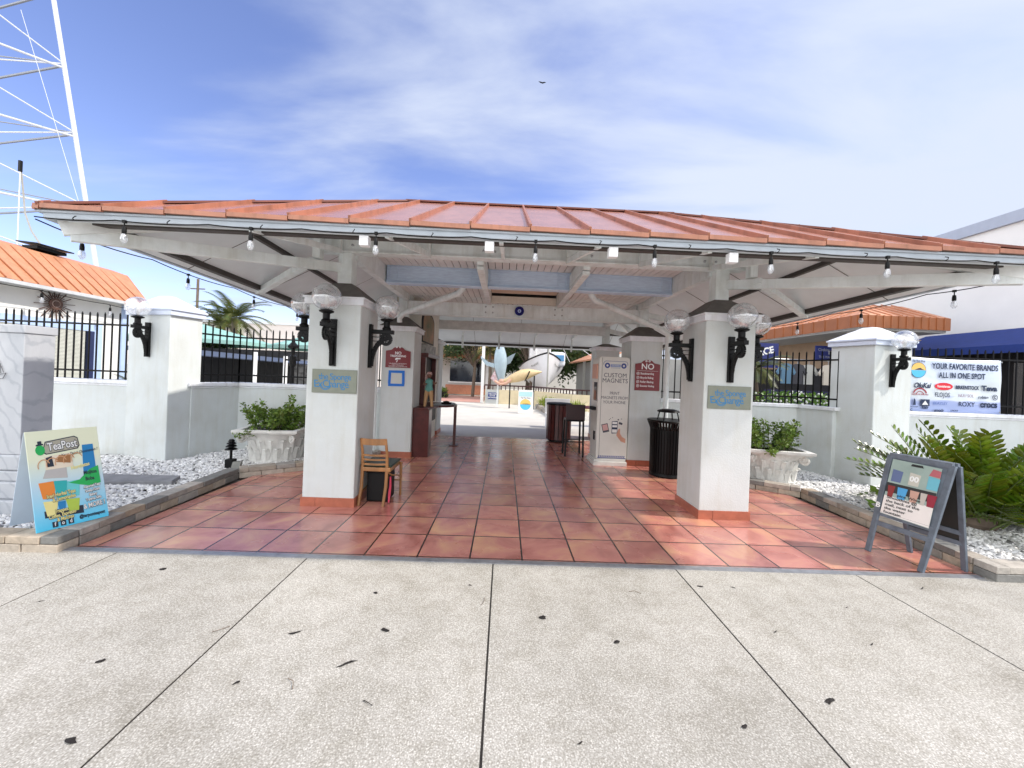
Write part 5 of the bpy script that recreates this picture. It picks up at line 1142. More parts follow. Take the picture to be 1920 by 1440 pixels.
# seedling
t = thing('seedling', 'small spindly seedling in the pebbles left of the A-frame board', 'plant', (4.78, 4.75, .06)); mb = MB(); st = MB()
st.tube([(4.78, 4.75, .05), (4.77, 4.75, .2), (4.79, 4.75, .32)], .006, 6)
for k in range(5): leaves(mb, [(4.78+random.gauss(0, .03), 4.75+random.gauss(0, .03), .14+.045*k)]*3, .11)
mb.build('leaf', lf_shrub, t); st.build('stem', bark, t)

# ================================================================== STRING LIGHTS
def string(path, bulbs, lab, sag=.03, sub=8, dropz=.09, sc=1.0):
    t = thing('string_lights', lab, 'string lights', path[0]); m = MB(); pts = []
    for p, q in zip(path[:-1], path[1:]):
        p = Vector(p); q = Vector(q)
        for i in range(sub): f = i/sub; v = p.lerp(q, f); v.z -= sag*4*f*(1-f); pts.append(v)
    pts.append(Vector(path[-1])); m.tube(pts, .0055*sc, 6); m.build('cord', rubber, t, smooth=True)
    for b in bulbs:
        near = min(pts, key=lambda p_: (p_-Vector(b)).length); x, y, z = b[0], b[1], near.z
        s = MB(); s.tube([(x, y, z), (x, y, z-.05*sc)], .005*sc, 6); s.lathe([(.001, 0), (.014*sc, -.002), (.018*sc, -.03*sc), (.018*sc, -.062*sc), (.015*sc, -.066*sc)][::-1], (x, y, z-.045*sc), 12)
        s.box(x-.014*sc, x+.014*sc, y-.01, y+.01, z-.012, z+.01)
        so_ = s.build('socket', blackp, t, smooth=True)
        g_ = MB().lathe([(.001, -.088*sc), (.012*sc, -.085*sc), (.024*sc, -.066*sc), (.028*sc, -.045*sc), (.022*sc, -.015*sc), (.014*sc, .0)], (x, y, z-.108*sc), 14); g_.build('glass_bulb', bulb_m, so_, smooth=True)
        f_ = MB().tube([(x, y, z-.11*sc), (x-.004, y, z-.15*sc), (x+.004, y, z-.17*sc)], .003*sc, 5); f_.build('filament', white, so_)
    return t
yf = YF-.02; zf = ZE-.095
bx = [gx for gx in (-2.83, -1.95, -1.06, .16, 1.08, 2.0, 2.88, 3.75)]
bx = [-2.93, -1.98, -1.03, .20, 1.13, 2.05, 2.98, 3.86]
path = [(x, yf, zf) for x in (-3.6, -3.0, -2.3, -1.6, -.95, -.3, .35, 1.0, 1.7, 2.35, 3.05, 3.7, 4.4)]
string(path, [(x, yf, zf) for x in bx], 'black cord of clear bulbs along the front eave of the pavilion', sag=.015, sc=.85)
xl = XL-.02; path = [(xl, y, ZE-.10-(y-3)*.018) for y in (3.02, 4.0, 5.2, 6.4, 7.6, 8.8, 10, 11.6)]
string(path, [(xl, y, 2.6) for y in (3.35, 4.45, 5.6, 6.75, 7.95, 9.1)], 'black cord of clear bulbs along the left eave of the pavilion', sc=.9)
xr = XR+.02; path = [(xr, y, ZE-.10-(y-3)*.018) for y in (3.02, 4.0, 5.2, 6.4, 7.6, 8.8, 10, 11.6)]
string(path, [(xr, y, 2.6) for y in (3.75, 4.75, 5.8, 6.9, 8.0, 9.1)], 'black cord of clear bulbs along the right eave of the pavilion', sc=.9)

# ================================================================== LEFT HOUSE
def left_house():
    t = thing('white_house', 'white house with orange metal roof and blue framed window at the left edge', 'house', (-14, 9.5, 0))
    hw = mat('house_white', (.78, .78, .75), .8, .05, 3, .15, 60)
    MB().box(-16.5, -12.0, 4.5, 12.35, 0, 3.45).build('wall', hw, t)
    trim = mat('trim_pale_blue', (.45, .58, .82), .5, .06)
    MB().box(-12.02, -11.955, 12.22, 12.36, 0, 3.3).box(-12.14, -12.0, 12.352, 12.40, 0, 3.3).build('corner_trim', trim, t)
    # eave, gutter, roof
    rf = MB(); A_ = Vector((-11.55, 3.8, 3.46)); B_ = Vector((-11.55, 12.75, 3.36)); C_ = Vector((-12.7, 13.1, 4.42)); D_ = Vector((-12.7, 3.8, 4.48))
    rf.slab(A_, B_, C_, D_, .04); rf.slab(B_, Vector((-17, 12.75, 3.36)), Vector((-16, 13.1, 4.42)), C_, .04); o = rf.build('roof', roof_o, t)
    sm = MB(); u = (B_-A_).normalized(); nn = (B_-A_).cross(D_-A_).normalized(); up = nn.cross(u)
    for k in range(30):
        p = A_+u*.31*k
        if p.y < 12.6: sm.bar(p+nn*.015, p+up*1.50+nn*.015, .022, .03, up=nn)
    sm.build('roof_rib', roof_od, o)
    MB().slab(D_, C_, Vector((-13.2, 13.1, 4.58)), Vector((-13.2, 3.8, 4.62)), .04).build('ridge_flashing', roof_o, t)
    MB().box(-11.66, -11.54, 3.8, 12.75, 3.30, 3.385).box(-12.0, -11.66, 3.8, 12.75, 3.32, 3.36).build('gutter', mat('gutter_grey', (.55, .57, .58), .5, .1), t)
    # windows
    fr = MB(); fr.box(-12.0, -11.965, 7.9, 11.65, 2.40, 2.62).box(-12.0, -11.965, 11.43, 11.65, .9, 2.40); f_ = fr.build('window', trim, t); label_part(f_, 'wide window with pale blue frame')
    bl_ = MB()
    for k in range(38): bl_.box(-11.99, -11.985, 8.0, 11.2, 1.0+.037*k, 1.0+.037*k+.031)
    bl_.build('blind', mat('blind_cream', (.55, .56, .50), .6, .1), f_)
    MB().box(-11.999, -11.992, 8.0, 11.3, .9, 2.40).build('pane', glasspane, f_)
    MB().box(-11.99, -11.95, 11.25, 11.42, .9, 2.40).build('mullion', mat('dark_navy_frame', (.02, .03, .09), .5, .1), f_)
    w2 = MB().box(-12.0, -11.96, 8.0, 9.25, 2.78, 3.2).build('window', white, t); MB().box(-11.958, -11.95, 8.08, 9.15, 2.83, 3.15).build('pane', glasspane, w2)
    # sunburst wall ornament
    s = thing('sunburst_ornament', 'brown metal sunburst ornament on the white house wall', 'ornament', (-11.95, 10.4, 3.0)); m = MB(); c = Vector((-11.955, 10.42, 3.02))
    for k in range(16):
        a = 2*math.pi*k/16+.1; d = Vector((0, math.cos(a), math.sin(a))); L = .46 if k % 2 == 0 else .40; m.bar(c+d*.15, c+d*L, .015, .03, up=(1, 0, 0))
        m.bar(c+Vector((0, math.cos(a+.2), math.sin(a+.2)))*.18, c+Vector((0, math.cos(a+.2), math.sin(a+.2)))*.26, .012, .02, up=(1, 0, 0))
    br_ = mat('rusty_brown', (.10, .05, .035), .5, .3); m.build('ray', br_, s); Mx = plane_M(c, (0, 1, 0), (0, 0, 1)); q = MB(); ring(q, Mx, 0, 0, .10, .155, n=24, th=.03); q.build('outer_ring', br_, s)
    q = MB(); ring(q, Mx, 0, 0, .075, .095, n=24, th=.03); q.build('pale_ring', mat('pale_copper', (.45, .33, .28), .5, .2), s); shape2d(disc(0, 0, .07), Mx, .05).build('hub', br_, s)
    # house string lights
    string([(-11.52, 8.2, 3.28), (-11.52, 9.7, 3.25), (-11.52, 11.3, 3.2), (-11.5, 12.7, 3.2)], [(-11.52, 9.75, 3.2), (-11.52, 11.4, 3.2)], 'cord with two bulbs under the gutter of the white house', sag=.03, sc=1.6)
    v = thing('roof_vent', 'flat black solar vent on the orange house roof', 'vent', (-13.0, 11.0, 4.55)); MB().box(-13.1, -12.7, 10.6, 11.3, 4.52, 4.60).build('housing', black, v); MB().prism([(-13.15, 10.5, 4.66), (-12.6, 10.5, 4.62), (-12.6, 11.4, 4.62), (-13.15, 11.4, 4.66)], (0, 0, .03)).build('panel', black, v)
left_house()

# ================================================================== LATTICE TOWER
def tower():
    t = thing('lattice_tower', 'tall white steel lattice tower rising behind the white house', 'tower', (-30, 24, 0)); Y0 = 22
    def leg(base, top): return lambda z: Vector(base).lerp(Vector(top), z/30.0)
    Rg = leg((-22.2-.0, 22, 0), (-27.6, 22.6, 30)); Nr = leg((-33.5, 14.5, 0), (-29.6, 19, 30)); Lf = leg((-46, 27, 0), (-41, 26, 30))
    Rg = lambda z: Vector((-21.75-.197*z, 22, z)); 
    wm = mat('tower_white', (.60, .62, .66), .5, .05); gm = mat('tower_grey', (.24, .26, .30), .5, .1)
    for L in (Rg, Nr, Lf): MB().tube([L(0), L(34)], .105, 10).build('leg', wm, t, smooth=True)
    lv = [2.8, 6.5, 10.1, 14.2, 18.0, 22.0, 26]
    h = []; g2 = []; d = []; d2 = []
    for i, z in enumerate(lv):
        h.append(MB().tube([Rg(z-.25), Nr(z)], .06, 8)); g2.append(MB().bar(Rg(z-.1), Lf(z), .08, .09))
        if i+1 < len(lv):
            z2 = lv[i+1]; d.append(MB().tube([Rg(z), Nr(z2)], .035, 6)); d.append(MB().tube([Nr(z), Rg(z2)], .035, 6)); d2.append(MB().tube([Rg(z), Lf(z2)], .035, 6))
    each(h, 'strut', wm, t); each(g2, 'rear_strut', gm, t); each(d, 'cross_brace', wm, t); each(d2, 'rear_brace', gm, t)
    m = []
    for a, b in (((-26.5, 21, 20), (-21.9, 21.5, 5)),): m.append(MB().tube([a, b], .012, 5))
    each(m, 'guy_wire', wm, t)
    c = thing('overhead_cable', 'grey service cable dropping from a pole bracket to the orange roof', 'cable', (-13, 11, 4.6))
    MB().tube([(-13.6, 10.9, 6.9), (-13.62, 11, 6.2), (-13.55, 11, 5.6), (-13.35, 11, 5.1), (-13.05, 11, 4.68)], .022, 6).build('cable', galv, c, smooth=True); MB().tube([(-13.6, 10.9, 4.4), (-13.6, 10.9, 7.0)], .012, 6).build('rod', white, c); MB().box(-13.63, -13.57, 10.87, 10.93, 6.7, 7.0).build('insulator', blackp, c)
tower()

# ================================================================== RIGHT BUILDINGS
def right_buildings():
    t = thing('big_white_building', 'large plain white commercial building with grey roof edge at right', 'building', (20, 12, 0))
    ww = mat('building_white', (.86, .84, .80), .8, .04, 1.5)
    MB().box(14, 30, 4, 26, 0, 6.4).build('wall', ww, t)
    MB().box(13.9, 30.1, 3.9, 26.1, 6.4, 6.72).build('roof_edge', mat('roof_edge_grey', (.42, .46, .54), .5, .06), t)
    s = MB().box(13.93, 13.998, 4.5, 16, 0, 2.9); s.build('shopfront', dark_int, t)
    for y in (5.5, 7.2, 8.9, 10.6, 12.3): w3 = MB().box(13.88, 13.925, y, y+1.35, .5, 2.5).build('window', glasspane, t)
    MB().box(13.86, 13.928, 4.5, 16, .3, .48).build('sill', ww, t)
    a = thing('blue_awning', 'long navy blue canvas awning on the white building behind the banner', 'awning', (13.5, 10, 2.9))
    m = MB().slab((12.55, 4.5, 2.90), (12.55, 12.3, 2.90), (13.99, 12.3, 3.46), (13.99, 4.5, 3.46), .02) if False else MB()
    m.prism([(12.6, 4.5, 2.88), (13.9, 4.5, 3.45), (13.9, 4.5, 2.88)], (0, 8.0, 0)); m.build('canvas', navy, a)
    MB().box(12.58, 12.6, 4.5, 12.5, 2.68, 2.88).build('valance', navy, a)
    # orange roofed shop
    o = thing('orange_roof_shop', 'tan shop with deep orange metal fascia right of the pavilion', 'shop', (11.5, 13, 0))
    XLs, YFs = 9.75, 10.5
    MB().box(XLs+1.6, 13.85, YFs+1.8, 22, 0, 3.3).build('wall', mat('tan_wall', (.42, .30, .20), .8, .1, 3), o)
    MB().box(XLs+.05, 12.3, YFs+.05, 22, 3.28, 3.34).build('ceiling', mat('porch_ceiling', (.42, .42, .40), .7, .05), o)
    MB().box(XLs, 12.33, YFs-.03, YFs+.03, 3.34, 3.68).box(XLs-.03, XLs+.03, YFs+.03, 22, 3.34, 3.68).build('fascia', roof_od, o)
    rb = []
    for k in range(12): rb.append(MB().box(XLs+.02+.37*k*.58+.0, XLs+.05+.37*k*.58, YFs-.055, YFs-.031, 3.34, 3.69))
    for k in range(26): rb.append(MB().box(XLs-.055, XLs-.031, YFs+.2+.44*k, YFs+.23+.44*k, 3.34, 3.69))
    each(rb, 'fascia_rib', roof_od, o)
    rm = MB(); a1 = Vector((XLs, YFs, 3.69)); b1 = Vector((12.33, YFs, 3.69)); c1 = Vector((12.33, YFs+1.3, 4.25)); d1 = Vector((XLs+1.3, YFs+1.3, 4.25)); e1 = Vector((XLs, 22, 3.69)); f1 = Vector((XLs+1.3, 22, 4.25))
    rm.slab(a1, b1, c1, d1, .03); rm.slab(e1, a1, d1, f1, .03); r0 = rm.build('roof', roof_o, o)
    sm = MB()
    for k in range(7):
        x = XLs+.3+.32*k; y_ = min(1.3, x-XLs); sm.bar((x, YFs+.02, 3.715), (x, YFs+y_, 3.715+.43*y_), .025, .03)
    for k in range(26): sm.bar((XLs+.02, YFs+.6+.4*k, 3.715), (XLs+min(1.3, .6+.4*k), YFs+.6+.4*k, 3.715+.43*min(1.3, .6+.4*k)), .025, .03)
    sm.build('roof_rib', roof_o, r0)
    MB().box(XLs+.35, XLs+.75, YFs+.4, YFs+.75, 0, 3.28).build('column', stucco2, o)
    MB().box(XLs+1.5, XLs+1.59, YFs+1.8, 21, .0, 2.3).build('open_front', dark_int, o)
    # shop goods hung under the porch
    X = XLs+1.0
    s = thing('arrow_sign', 'dark blue hanging sign with a grey arrow outside the shop', 'sign', (10.4, 12.1, 2.6))
    MB().box(9.85, 10.85, 12.05, 12.09, 2.50, 2.95).build('board', flat('sign_navy', (.02, .03, .16)), s); M = plane_M((10.35, 12.048, 2.72), (1, 0, 0), (0, 0, 1)); gr = flat('sign_grey_lettering', (.35, .36, .40))
    MB().prism([(x, y, 0) for x, y in [(-.1, -.04), (.2, -.04), (.2, -.14), (.42, .02), (.2, .17), (.2, .08), (-.1, .08)]], (0, 0, .001), M).build('arrow', gr, s); text('Clothing', .13, gr, s, M @ Matrix.Translation((-.25, .1, .001)), sx=.8); text('THIS WAY', .11, gr, s, M @ Matrix.Translation((-.2, -.13, .001)), sx=.8)
    cols = [(.10, .20, .30), (.05, .05, .06), (.45, .45, .42), (.55, .50, .42), (.04, .06, .16), (.35, .08, .08), (.50, .52, .55)]
    names = ['blue shirt', 'black shirt', 'pale grey shirt', 'cream shirt', 'navy shirt', 'dark red shirt', 'light grey shirt']
    for k in range(7):
        x, y = 8.30+.42*k, 11.2+.1*(k % 3); s = thing('hanging_shirt', names[k]+' hanging on display behind the fence of the clothing shop', 'shirt', (x, y, 1.6), 'shirts hung outside the shop')
        poly = [(-.17, -.32), (.17, -.32), (.18, .12), (.30, -.04), (.36, .04), (.2, .27), (.07, .31), (-.07, .31), (-.2, .27), (-.36, .04), (-.30, -.04), (-.18, .12)]
        MB().prism([(a_*.8, 0, b_*.95) for a_, b_ in poly], (0, .05, 0), Matrix.Translation((x, y, 2.0))).build('body', flat('shirt%d' % k, cols[k]), s); MB().tube([(x, y+.02, 2.3), (x, y+.02, 2.42)], .008, 5).build('hanger', steel, s)
    r = thing('clothes_rack', 'long dark rack of folded clothes under the orange roof', 'rack', (10, 12, 0)); MB().tube([(8.0, 11.3, 2.42), (11.2, 11.3, 2.42)], .02, 6).build('rail', steel, r)
    for x in (8.0, 11.2): MB().tube([(x, 11.3, 0), (x, 11.3, 2.42)], .02, 6).build('upright', steel, r)
    MB().box(8.2, 11.0, 11.5, 12.0, .1, 1.5).build('clothes', mat('dark_clothes', (.03, .03, .08), .8, .5, 12), r)
    b = thing('shop_board', 'white A-board lettered the best clothing shop behind the fence', 'sign board', (8.9, 9.6, 0)); MB().box(8.62, 9.22, 9.62, 9.66, 1.15, 2.1).build('panel', paper, b); M = plane_M((8.92, 9.618, 1.65), (1, 0, 0), (0, 0, 1))
    for k, s_ in enumerate(('THE BEST', 'CLOTHING', 'SHOP')): text(s_, .14, inkm, b, M @ Matrix.Translation((0, .3-.2*k, 0)), sx=.8, bold=.003)
    for x in (8.60, 9.24): MB().bar((x, 9.6, 0), (x, 9.65, 2.15), .04).build('leg', white, b)
    s = thing('corner_sign', 'blue and white shop sign beside the dark palm fronds', 'sign', (8.4, 12.4, 2.3)); MB().box(7.9, 8.9, 12.4, 12.44, 2.2, 3.0).build('board', flat('sign_navy', (.02, .03, .16)), s)
    M = plane_M((8.4, 12.398, 2.6), (1, 0, 0), (0, 0, 1)); text('LACE', .3, paper, s, M @ Matrix.Translation((0, .1, 0)) @ Matrix.Rotation(R(15), 4, 'Z'), bold=.01)
    # flowering bush along the fence
    for bx_, by_, n_, lab in ((5.9, 8.1, 1200, 'bright green bush with white flowers behind the right fence, nearest the pavilion'), (7.2, 8.3, 900, 'low green and white flowering bush behind the fence by the gate pillar')):
        s = thing('flowering_bush', lab, 'bush', (bx_, by_, 0)); m = MB(); leaves(m, [(bx_+random.gauss(0, .38), by_+random.gauss(0, .2), .95+random.uniform(0, .52)) for _ in range(n_)], .075); m.build('foliage', lf_flow, s)
        f = MB()
        for _ in range(45): f.ball((bx_+random.gauss(0, .38), by_-.25+random.gauss(0, .1), 1.25+random.uniform(0, .28)), .022, 6, 4)
        f.build('flower', paper, s, kind='stuff'); MB().lathe([(.2, 0), (.3, .9), (.3, 1.0)], (bx_, by_, 0), 12).build('stem', bark, s)
right_buildings()

# ------------------------------------------------ palms & trees
def palm(x, y, h, lab, L=2.2, n=26, tr=.14, name='palm_tree'):
    t = thing(name, lab, 'palm', (x, y, 0)); MB().tube([(x, y, 0), (x+.1, y, h*.5), (x, y, h)], [tr*1.3, tr, tr*.9], 10).build('trunk', bark, t, smooth=True); m = MB()
    for i in range(n):
        a = 2.399*i; el = R(random.uniform(-10, 70)); d = Vector((math.cos(a)*math.cos(el), math.sin(a)*math.cos(el), math.sin(el))); p = Vector((x, y, h)); pts = [p.copy()]
        for k in range(12): p = p+d*(L/12); d = (d+Vector((0, 0, -.11))).normalized(); pts.append(p.copy())
        tn = random.uniform(.7, 1.3)
        for k in range(1, 12):
            tg = (pts[k+1]-pts[k-1]).normalized(); sd_ = tg.cross(Vector((0, 0, 1))).normalized() if abs(tg.z) < .97 else Vector((1, 0, 0))
            for s in (-1, 1):
                for j in (0, .5):
                    q = pts[k].lerp(pts[k+1], j); m.tc = (tn*random.uniform(.8, 1.3), tn, tn*.8); e = q+(sd_*s*.8+tg*.6+Vector((0, 0, -.25))).normalized()*L*.26*(1-.5*k/12); m.add([q-tg*.02*L, q+tg*.02*L, e], [(0, 1, 2)])
    m.build('crown', lf_palm, t); return t
palm(-13.6, 19.5, 3.9, 'palm tree with drooping fronds above the teal awning left of the pavilion', 1.9)
palm(-14.9, 20.5, 3.7, 'darker bushy palm just left of the drooping palm', 1.6, 34)
palm(-1.05, 25.5, 3.3, 'short green palm behind the hanging shark', 1.6, 22, .1)
palm(5.9, 9.0, 2.0, 'dark palm fronds behind the right outer lamp', .8, 26, .06)
palm(-11.3, 11.8, .9, 'spiky yellow-green yucca behind the left fence', .6, 22, .05, 'yucca_plant')
def tree(x, y, h, rad, lab, n=6000, zr=.62, size=.26, name='tree', lo=.28, tr=1):
    t = thing(name, lab, 'tree', (x, y, 0)); st = MB(); st.tube([(x, y, 0), (x+.1, y, h*.3), (x, y+.1, h*.55)], [.28*tr, .22*tr, .14*tr], 10)
    cl = []
    for i in range(22):
        a = random.random()*6.283; r_ = rad*random.uniform(.2, .95); zz = h*random.uniform(lo, .98); c = Vector((x+r_*math.cos(a), y+r_*math.sin(a)*.8, zz)); cl.append((c, rad*random.uniform(.18, .36)))
        st.tube([(x, y, h*.3), Vector((x, y, h*.4)).lerp(c, .5)+Vector((0, 0, .2)), c], [.09*tr, .05*tr, .02*tr], 6)
    st.build('trunk', bark, t); m = MB(); pts = []
    for i in range(n):
        c, r_ = random.choice(cl); v = Vector((random.gauss(0, 1), random.gauss(0, 1), random.gauss(0, .7))); pts.append(c+v*r_*.5)
    leaves(m, pts, size); m.build('crown', lf_tree, t)
tree(-2.2, 27.0, 7.0, 2.8, 'leafy tree hanging over the yellow roofed shop', 5500, size=.2, lo=.42, tr=.45)
tree(2.2, 36, 8.0, 4.6, 'large dark tree behind the hanging shark', 15000, size=.36)
tree(7.2, 33, 8.0, 4.8, 'broad dark tree behind the boat and the tile-roofed arcade', 16000, size=.34)
tree(1.7, 25.5, 6.6, 3.0, 'dark leafy tree whose lowest branches hang behind the shark tail', 9000, size=.2, lo=.47, tr=.4)
tree(-24.5, 30, 4.8, 2.4, 'dark tree far behind the left shops', 3500, size=.3)
tree(-14.0, 18.2, 2.7, 1.2, 'dark shrub-like tree under the teal awnings', 2500, size=.16)

# ================================================================== LEFT BACKGROUND behind the fence
def left_back():
    o = thing('far_white_building', 'long pale flat-roofed building behind the palms', 'building', (-16, 34, 0)); MB().box(-30, -6.5, 34, 44, 0, 5.2).build('wall', mat('pinkish_white_wall', (.72, .66, .62), .8, .03, 2), o); MB().box(-30.1, -6.4, 33.9, 44.1, 5.2, 5.4).build('parapet', mat('pale_coping', (.65, .68, .70), .6, .03), o)
    s = thing('dark_patio_shop', 'dark open-fronted cafe with navy shade roof behind the left fence', 'shop', (-9, 15, 0))
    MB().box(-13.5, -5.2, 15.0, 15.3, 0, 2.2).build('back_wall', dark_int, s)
    MB().slab((-13.6, 12.9, 2.02), (-5.2, 13.4, 1.66), (-5.2, 15.0, 1.72), (-13.6, 15.0, 2.22), .03).build('shade_roof', mat('navy_grey_shade', (.07, .09, .14), .7, .2), s)
    MB().slab((-14.5, 15.1, 2.15), (-5.2, 15.1, 1.66), (-5.2, 15.6, 1.72), (-14.5, 15.6, 2.42), .03).build('roof', roof_o, s)
    for x, z in ((-10.3, 2.2), (-8.3, 2.05), (-7.3, 1.95), (-6.25, 1.85)): MB().box(x-.045, x+.045, 12.9, 13.0, 0, z).build('post', white, s)
    for k in range(9):
        x = -12.4+.75*k; f = thing('patio_chair', 'black metal patio chair in the shade of the dark cafe', 'chair', (x, 13.8, 0), 'black patio chairs behind the left fence')
        MB().box(x-.2, x+.2, 13.6, 14.0, .43, .47).build('seat', black, f); MB().box(x-.2, x+.2, 13.98, 14.02, .5, .95).build('backrest', galv if k % 3 == 1 else black, f)
        m = MB()
        for a, b in ((-.18, 13.62), (.18, 13.62), (-.18, 13.98), (.18, 13.98)): m.bar((x+a, b, 0), (x+a, b, .43), .025)
        m.build('leg', black, f)
    p = thing('poster_stand', 'standing black and white photo panel inside the dark cafe', 'panel', (-7.6, 14.9, 0)); MB().box(-8.1, -7.2, 14.9, 14.95, .2, 1.9).build('panel', mat('bw_photo', (.5, .5, .5), .6, .1, 5, col2=(.02, .02, .02)), p)
    for (x0, x1, y_, z0, z1, lab) in ((-16.0, -10.2, 15.0, 3.3, 2.55, 'sloping teal canvas awning left of the palms'), (-10.4, -6.0, 16.0, 3.2, 2.5, 'teal canvas umbrella seen between the lamp and the palms')):
        a = thing('teal_umbrella', lab, 'umbrella', ((x0+x1)/2, y_, 0), 'teal patio umbrellas'); cx = (x0+x1)/2; hw = (x1-x0)/2
        m = MB(); n = 8; ap = (cx, y_+hw*.6, z0); rim = [(cx+hw*math.cos(2*math.pi*k/n+.3), y_+hw*.6+hw*.8*math.sin(2*math.pi*k/n+.3), z1) for k in range(n)]
        for k in range(n): m.add([ap, rim[k], rim[(k+1) % n]], [(0, 1, 2)]); m.quad(rim[k], rim[(k+1) % n], (rim[(k+1) % n][0], rim[(k+1) % n][1], z1-.15), (rim[k][0], rim[k][1], z1-.15))
        m.build('canopy', teal, a); MB().tube([(cx, y_+hw*.6, 0), (cx, y_+hw*.6, z0+.1)], .04, 8).build('pole', white, a)
    l = thing('lamp_post', 'black ornate lamp post behind the left fence next to the left pillar', 'street lamp', (-6.0, 11.0, 0)); MB().lathe([(.12, 0), (.12, .5), (.06, .6), (.05, 1.6), (.09, 1.65), (.09, 1.9), (.05, 1.95), (.05, 2.1), (.14, 2.15), (.14, 2.2), (.05, 2.3), (.02, 2.5)], (-6.0, 11, 0), 12).build('column', black, l); m = MB(); m.bar((-6.3, 11, 2.02), (-5.7, 11, 2.02), .03); m.bar((-6.2, 11, 1.8), (-5.8, 11, 1.8), .05); m.build('crossarm', black, l)
    u = thing('utility_pole', 'thin dark utility pole peeking above the left gate pillar', 'pole', (-20.5, 28, 0)); MB().tube([(-22.2, 28, 0), (-22.2, 28, 7.6)], .08, 8).build('pole', bark, u); MB().bar((-22.7, 28, 6.9), (-21.7, 28, 6.9), .07).build('crossarm', bark, u)
left_back()

# ================================================================== COURTYARD BACKGROUND
def courtyard():
    # yellow roofed shop
    s = thing('yellow_roof_shop', 'low shop with yellow awning roof, tiled eave and dark window across the courtyard', 'shop', (-3.5, 29, 0))
    ym = mat('yellow_roof', (.75, .55, .22), .7, .1, 4); MB().box(-7.0, -.2, 29, 33, 0, 2.9).build('wall', mat('shop_pale_wall', (.50, .50, .48), .8, .05), s)
    MB().slab((-8.0, 27.6, 2.95), (-.1, 27.6, 2.95), (-.1, 30.5, 4.3), (-8.0, 30.5, 4.3), .06).build('roof', ym, s); MB().box(-8.0, -.1, 27.5, 27.6, 2.7, 2.98).build('eave', mat('tiled_eave', (.45, .20, .10), .7, .2, 8), s)
    w_ = MB().box(-4.1, -1.7, 28.93, 28.99, 1.0, 2.55).build('window', glasspane, s); MB().box(-4.2, -1.6, 28.9, 28.99, .9, .98).build('sill', white, w_)
    MB().box(-4.4, -1.2, 28.9, 28.99, .05, .75).build('brick_base', mat('orange_brick', (.48, .20, .12), .8, .15, 8), s)
    for x in (-5.6, -1.3): MB().box(x-.08, x+.08, 28.2, 28.36, 0, 2.7).build('column', white, s)
    u = thing('teal_awning', 'pale teal canopy corner above the yellow roofed shop', 'awning', (-6.5, 31, 4)); MB().slab((-8.2, 30.6, 4.35), (-3.6, 30.6, 4.35), (-3.6, 32.5, 6.2), (-8.2, 32.5, 6.2), .05).build('canvas', teal, u); MB().box(-8.2, -3.6, 30.55, 30.6, 4.2, 4.35).build('valance', flat('dark_green_edge', (.02, .16, .10)), u)
    b = thing('far_white_hall', 'bright white building behind the trees of the courtyard', 'building', (0, 45, 0)); MB().box(-12, 14, 45, 52, 0, 6.0).build('wall', mat('hall_white', (.62, .60, .56), .8, .03), b)
    MB().box(-12.1, 14.1, 44.9, 45, 5.7, 6.1).build('parapet', white, b)
    # white post
    solo(MB().box(-1.32, -1.16, 21.7, 21.86, 0, 4.6), 'white_post', white, 'tall square white post at the left end of the low courtyard wall', 'post', bevel=.01)
    # low wall with maroon rail
    w_ = thing('low_wall', 'low cream courtyard wall with maroon railing around the boat display', 'wall', (0, 21.5, 0)); cw = mat('cream_wall', (.72, .62, .42), .8, .08, 4)
    m = MB().box(-1.05, 1.45, 21.4, 21.6, 0, .78); m.prism([(1.45, 21.4, 0), (3.3, 18.7, 0), (3.5, 18.8, 0), (1.6, 21.6, 0)], (0, 0, .80)); m.box(3.3, 7.0, 18.6, 18.8, 0, .80); m.build('body', cw, w_)
    r = MB(); rails = [(-1.1, 21.5), (1.5, 21.5), (3.35, 18.72), (7, 18.7)]
    for (a, b_) in zip(rails[:-1], rails[1:]):
        r.bar((*a, 1.02), (*b_, 1.02), .16, .07); n = int(math.dist(a, b_)/.22)
        for k in range(n): f = k/n; r.bar((a[0]+(b_[0]-a[0])*f, a[1]+(b_[1]-a[1])*f, .78), (a[0]+(b_[0]-a[0])*f, a[1]+(b_[1]-a[1])*f, 1.0), .05)
    r.build('railing', woodm, w_)
    s = thing('notice_board', 'small navy notice on a grey panel at the foot of the white post', 'sign', (-.6, 21.3, 0)); MB().box(-1.02, -.28, 21.33, 21.38, .0, .78).build('panel', flat('grey_panel', (.48, .50, .50)), s); MB().box(-.88, -.4, 21.31, 21.33, .25, .62).build('board', flat('notice_navy', (.02, .04, .20)), s)
    M = plane_M((-.64, 21.308, .44), (1, 0, 0), (0, 0, 1))
    for k, q in enumerate(('WELCOME', 'TO THE', 'EXCHANGE')): text(q, .10, paper, s, M @ Matrix.Translation((0, .1-.1*k, 0)), sx=.9, bold=.002)
    solo(MB().box(5.0, 5.5, 18.57, 18.598, .55, .68), 'wall_tag', flat('tag_blue', (.10, .35, .60)), 'small blue tag on the low cream wall below the boat', 'sign')
    # sandwich board
    s = thing('sandwich_board', 'white sandwich board with yellow and blue sun logo in the courtyard', 'sign board', (.9, 16.4, 0)); Mb = plane_M((.62, 16.3, .02), (1, 0, 0), (0, .12, 1))
    MB().prism([(0, 0, 0), (.62, 0, 0), (.62, 1.0, 0), (0, 1.0, 0)], (0, 0, -.02), Mb).build('front_panel', paper, s); MB().prism([(.0, .0, -.02), (.62, 0, -.02), (.62, 1.0, -.02), (0, 1.0, -.02)], (0, 0, -.02), Mb @ Matrix.Translation((.05, 0, -.25)) @ Matrix.Rotation(R(-14), 4, 'X')).build('rear_panel', paper, s)
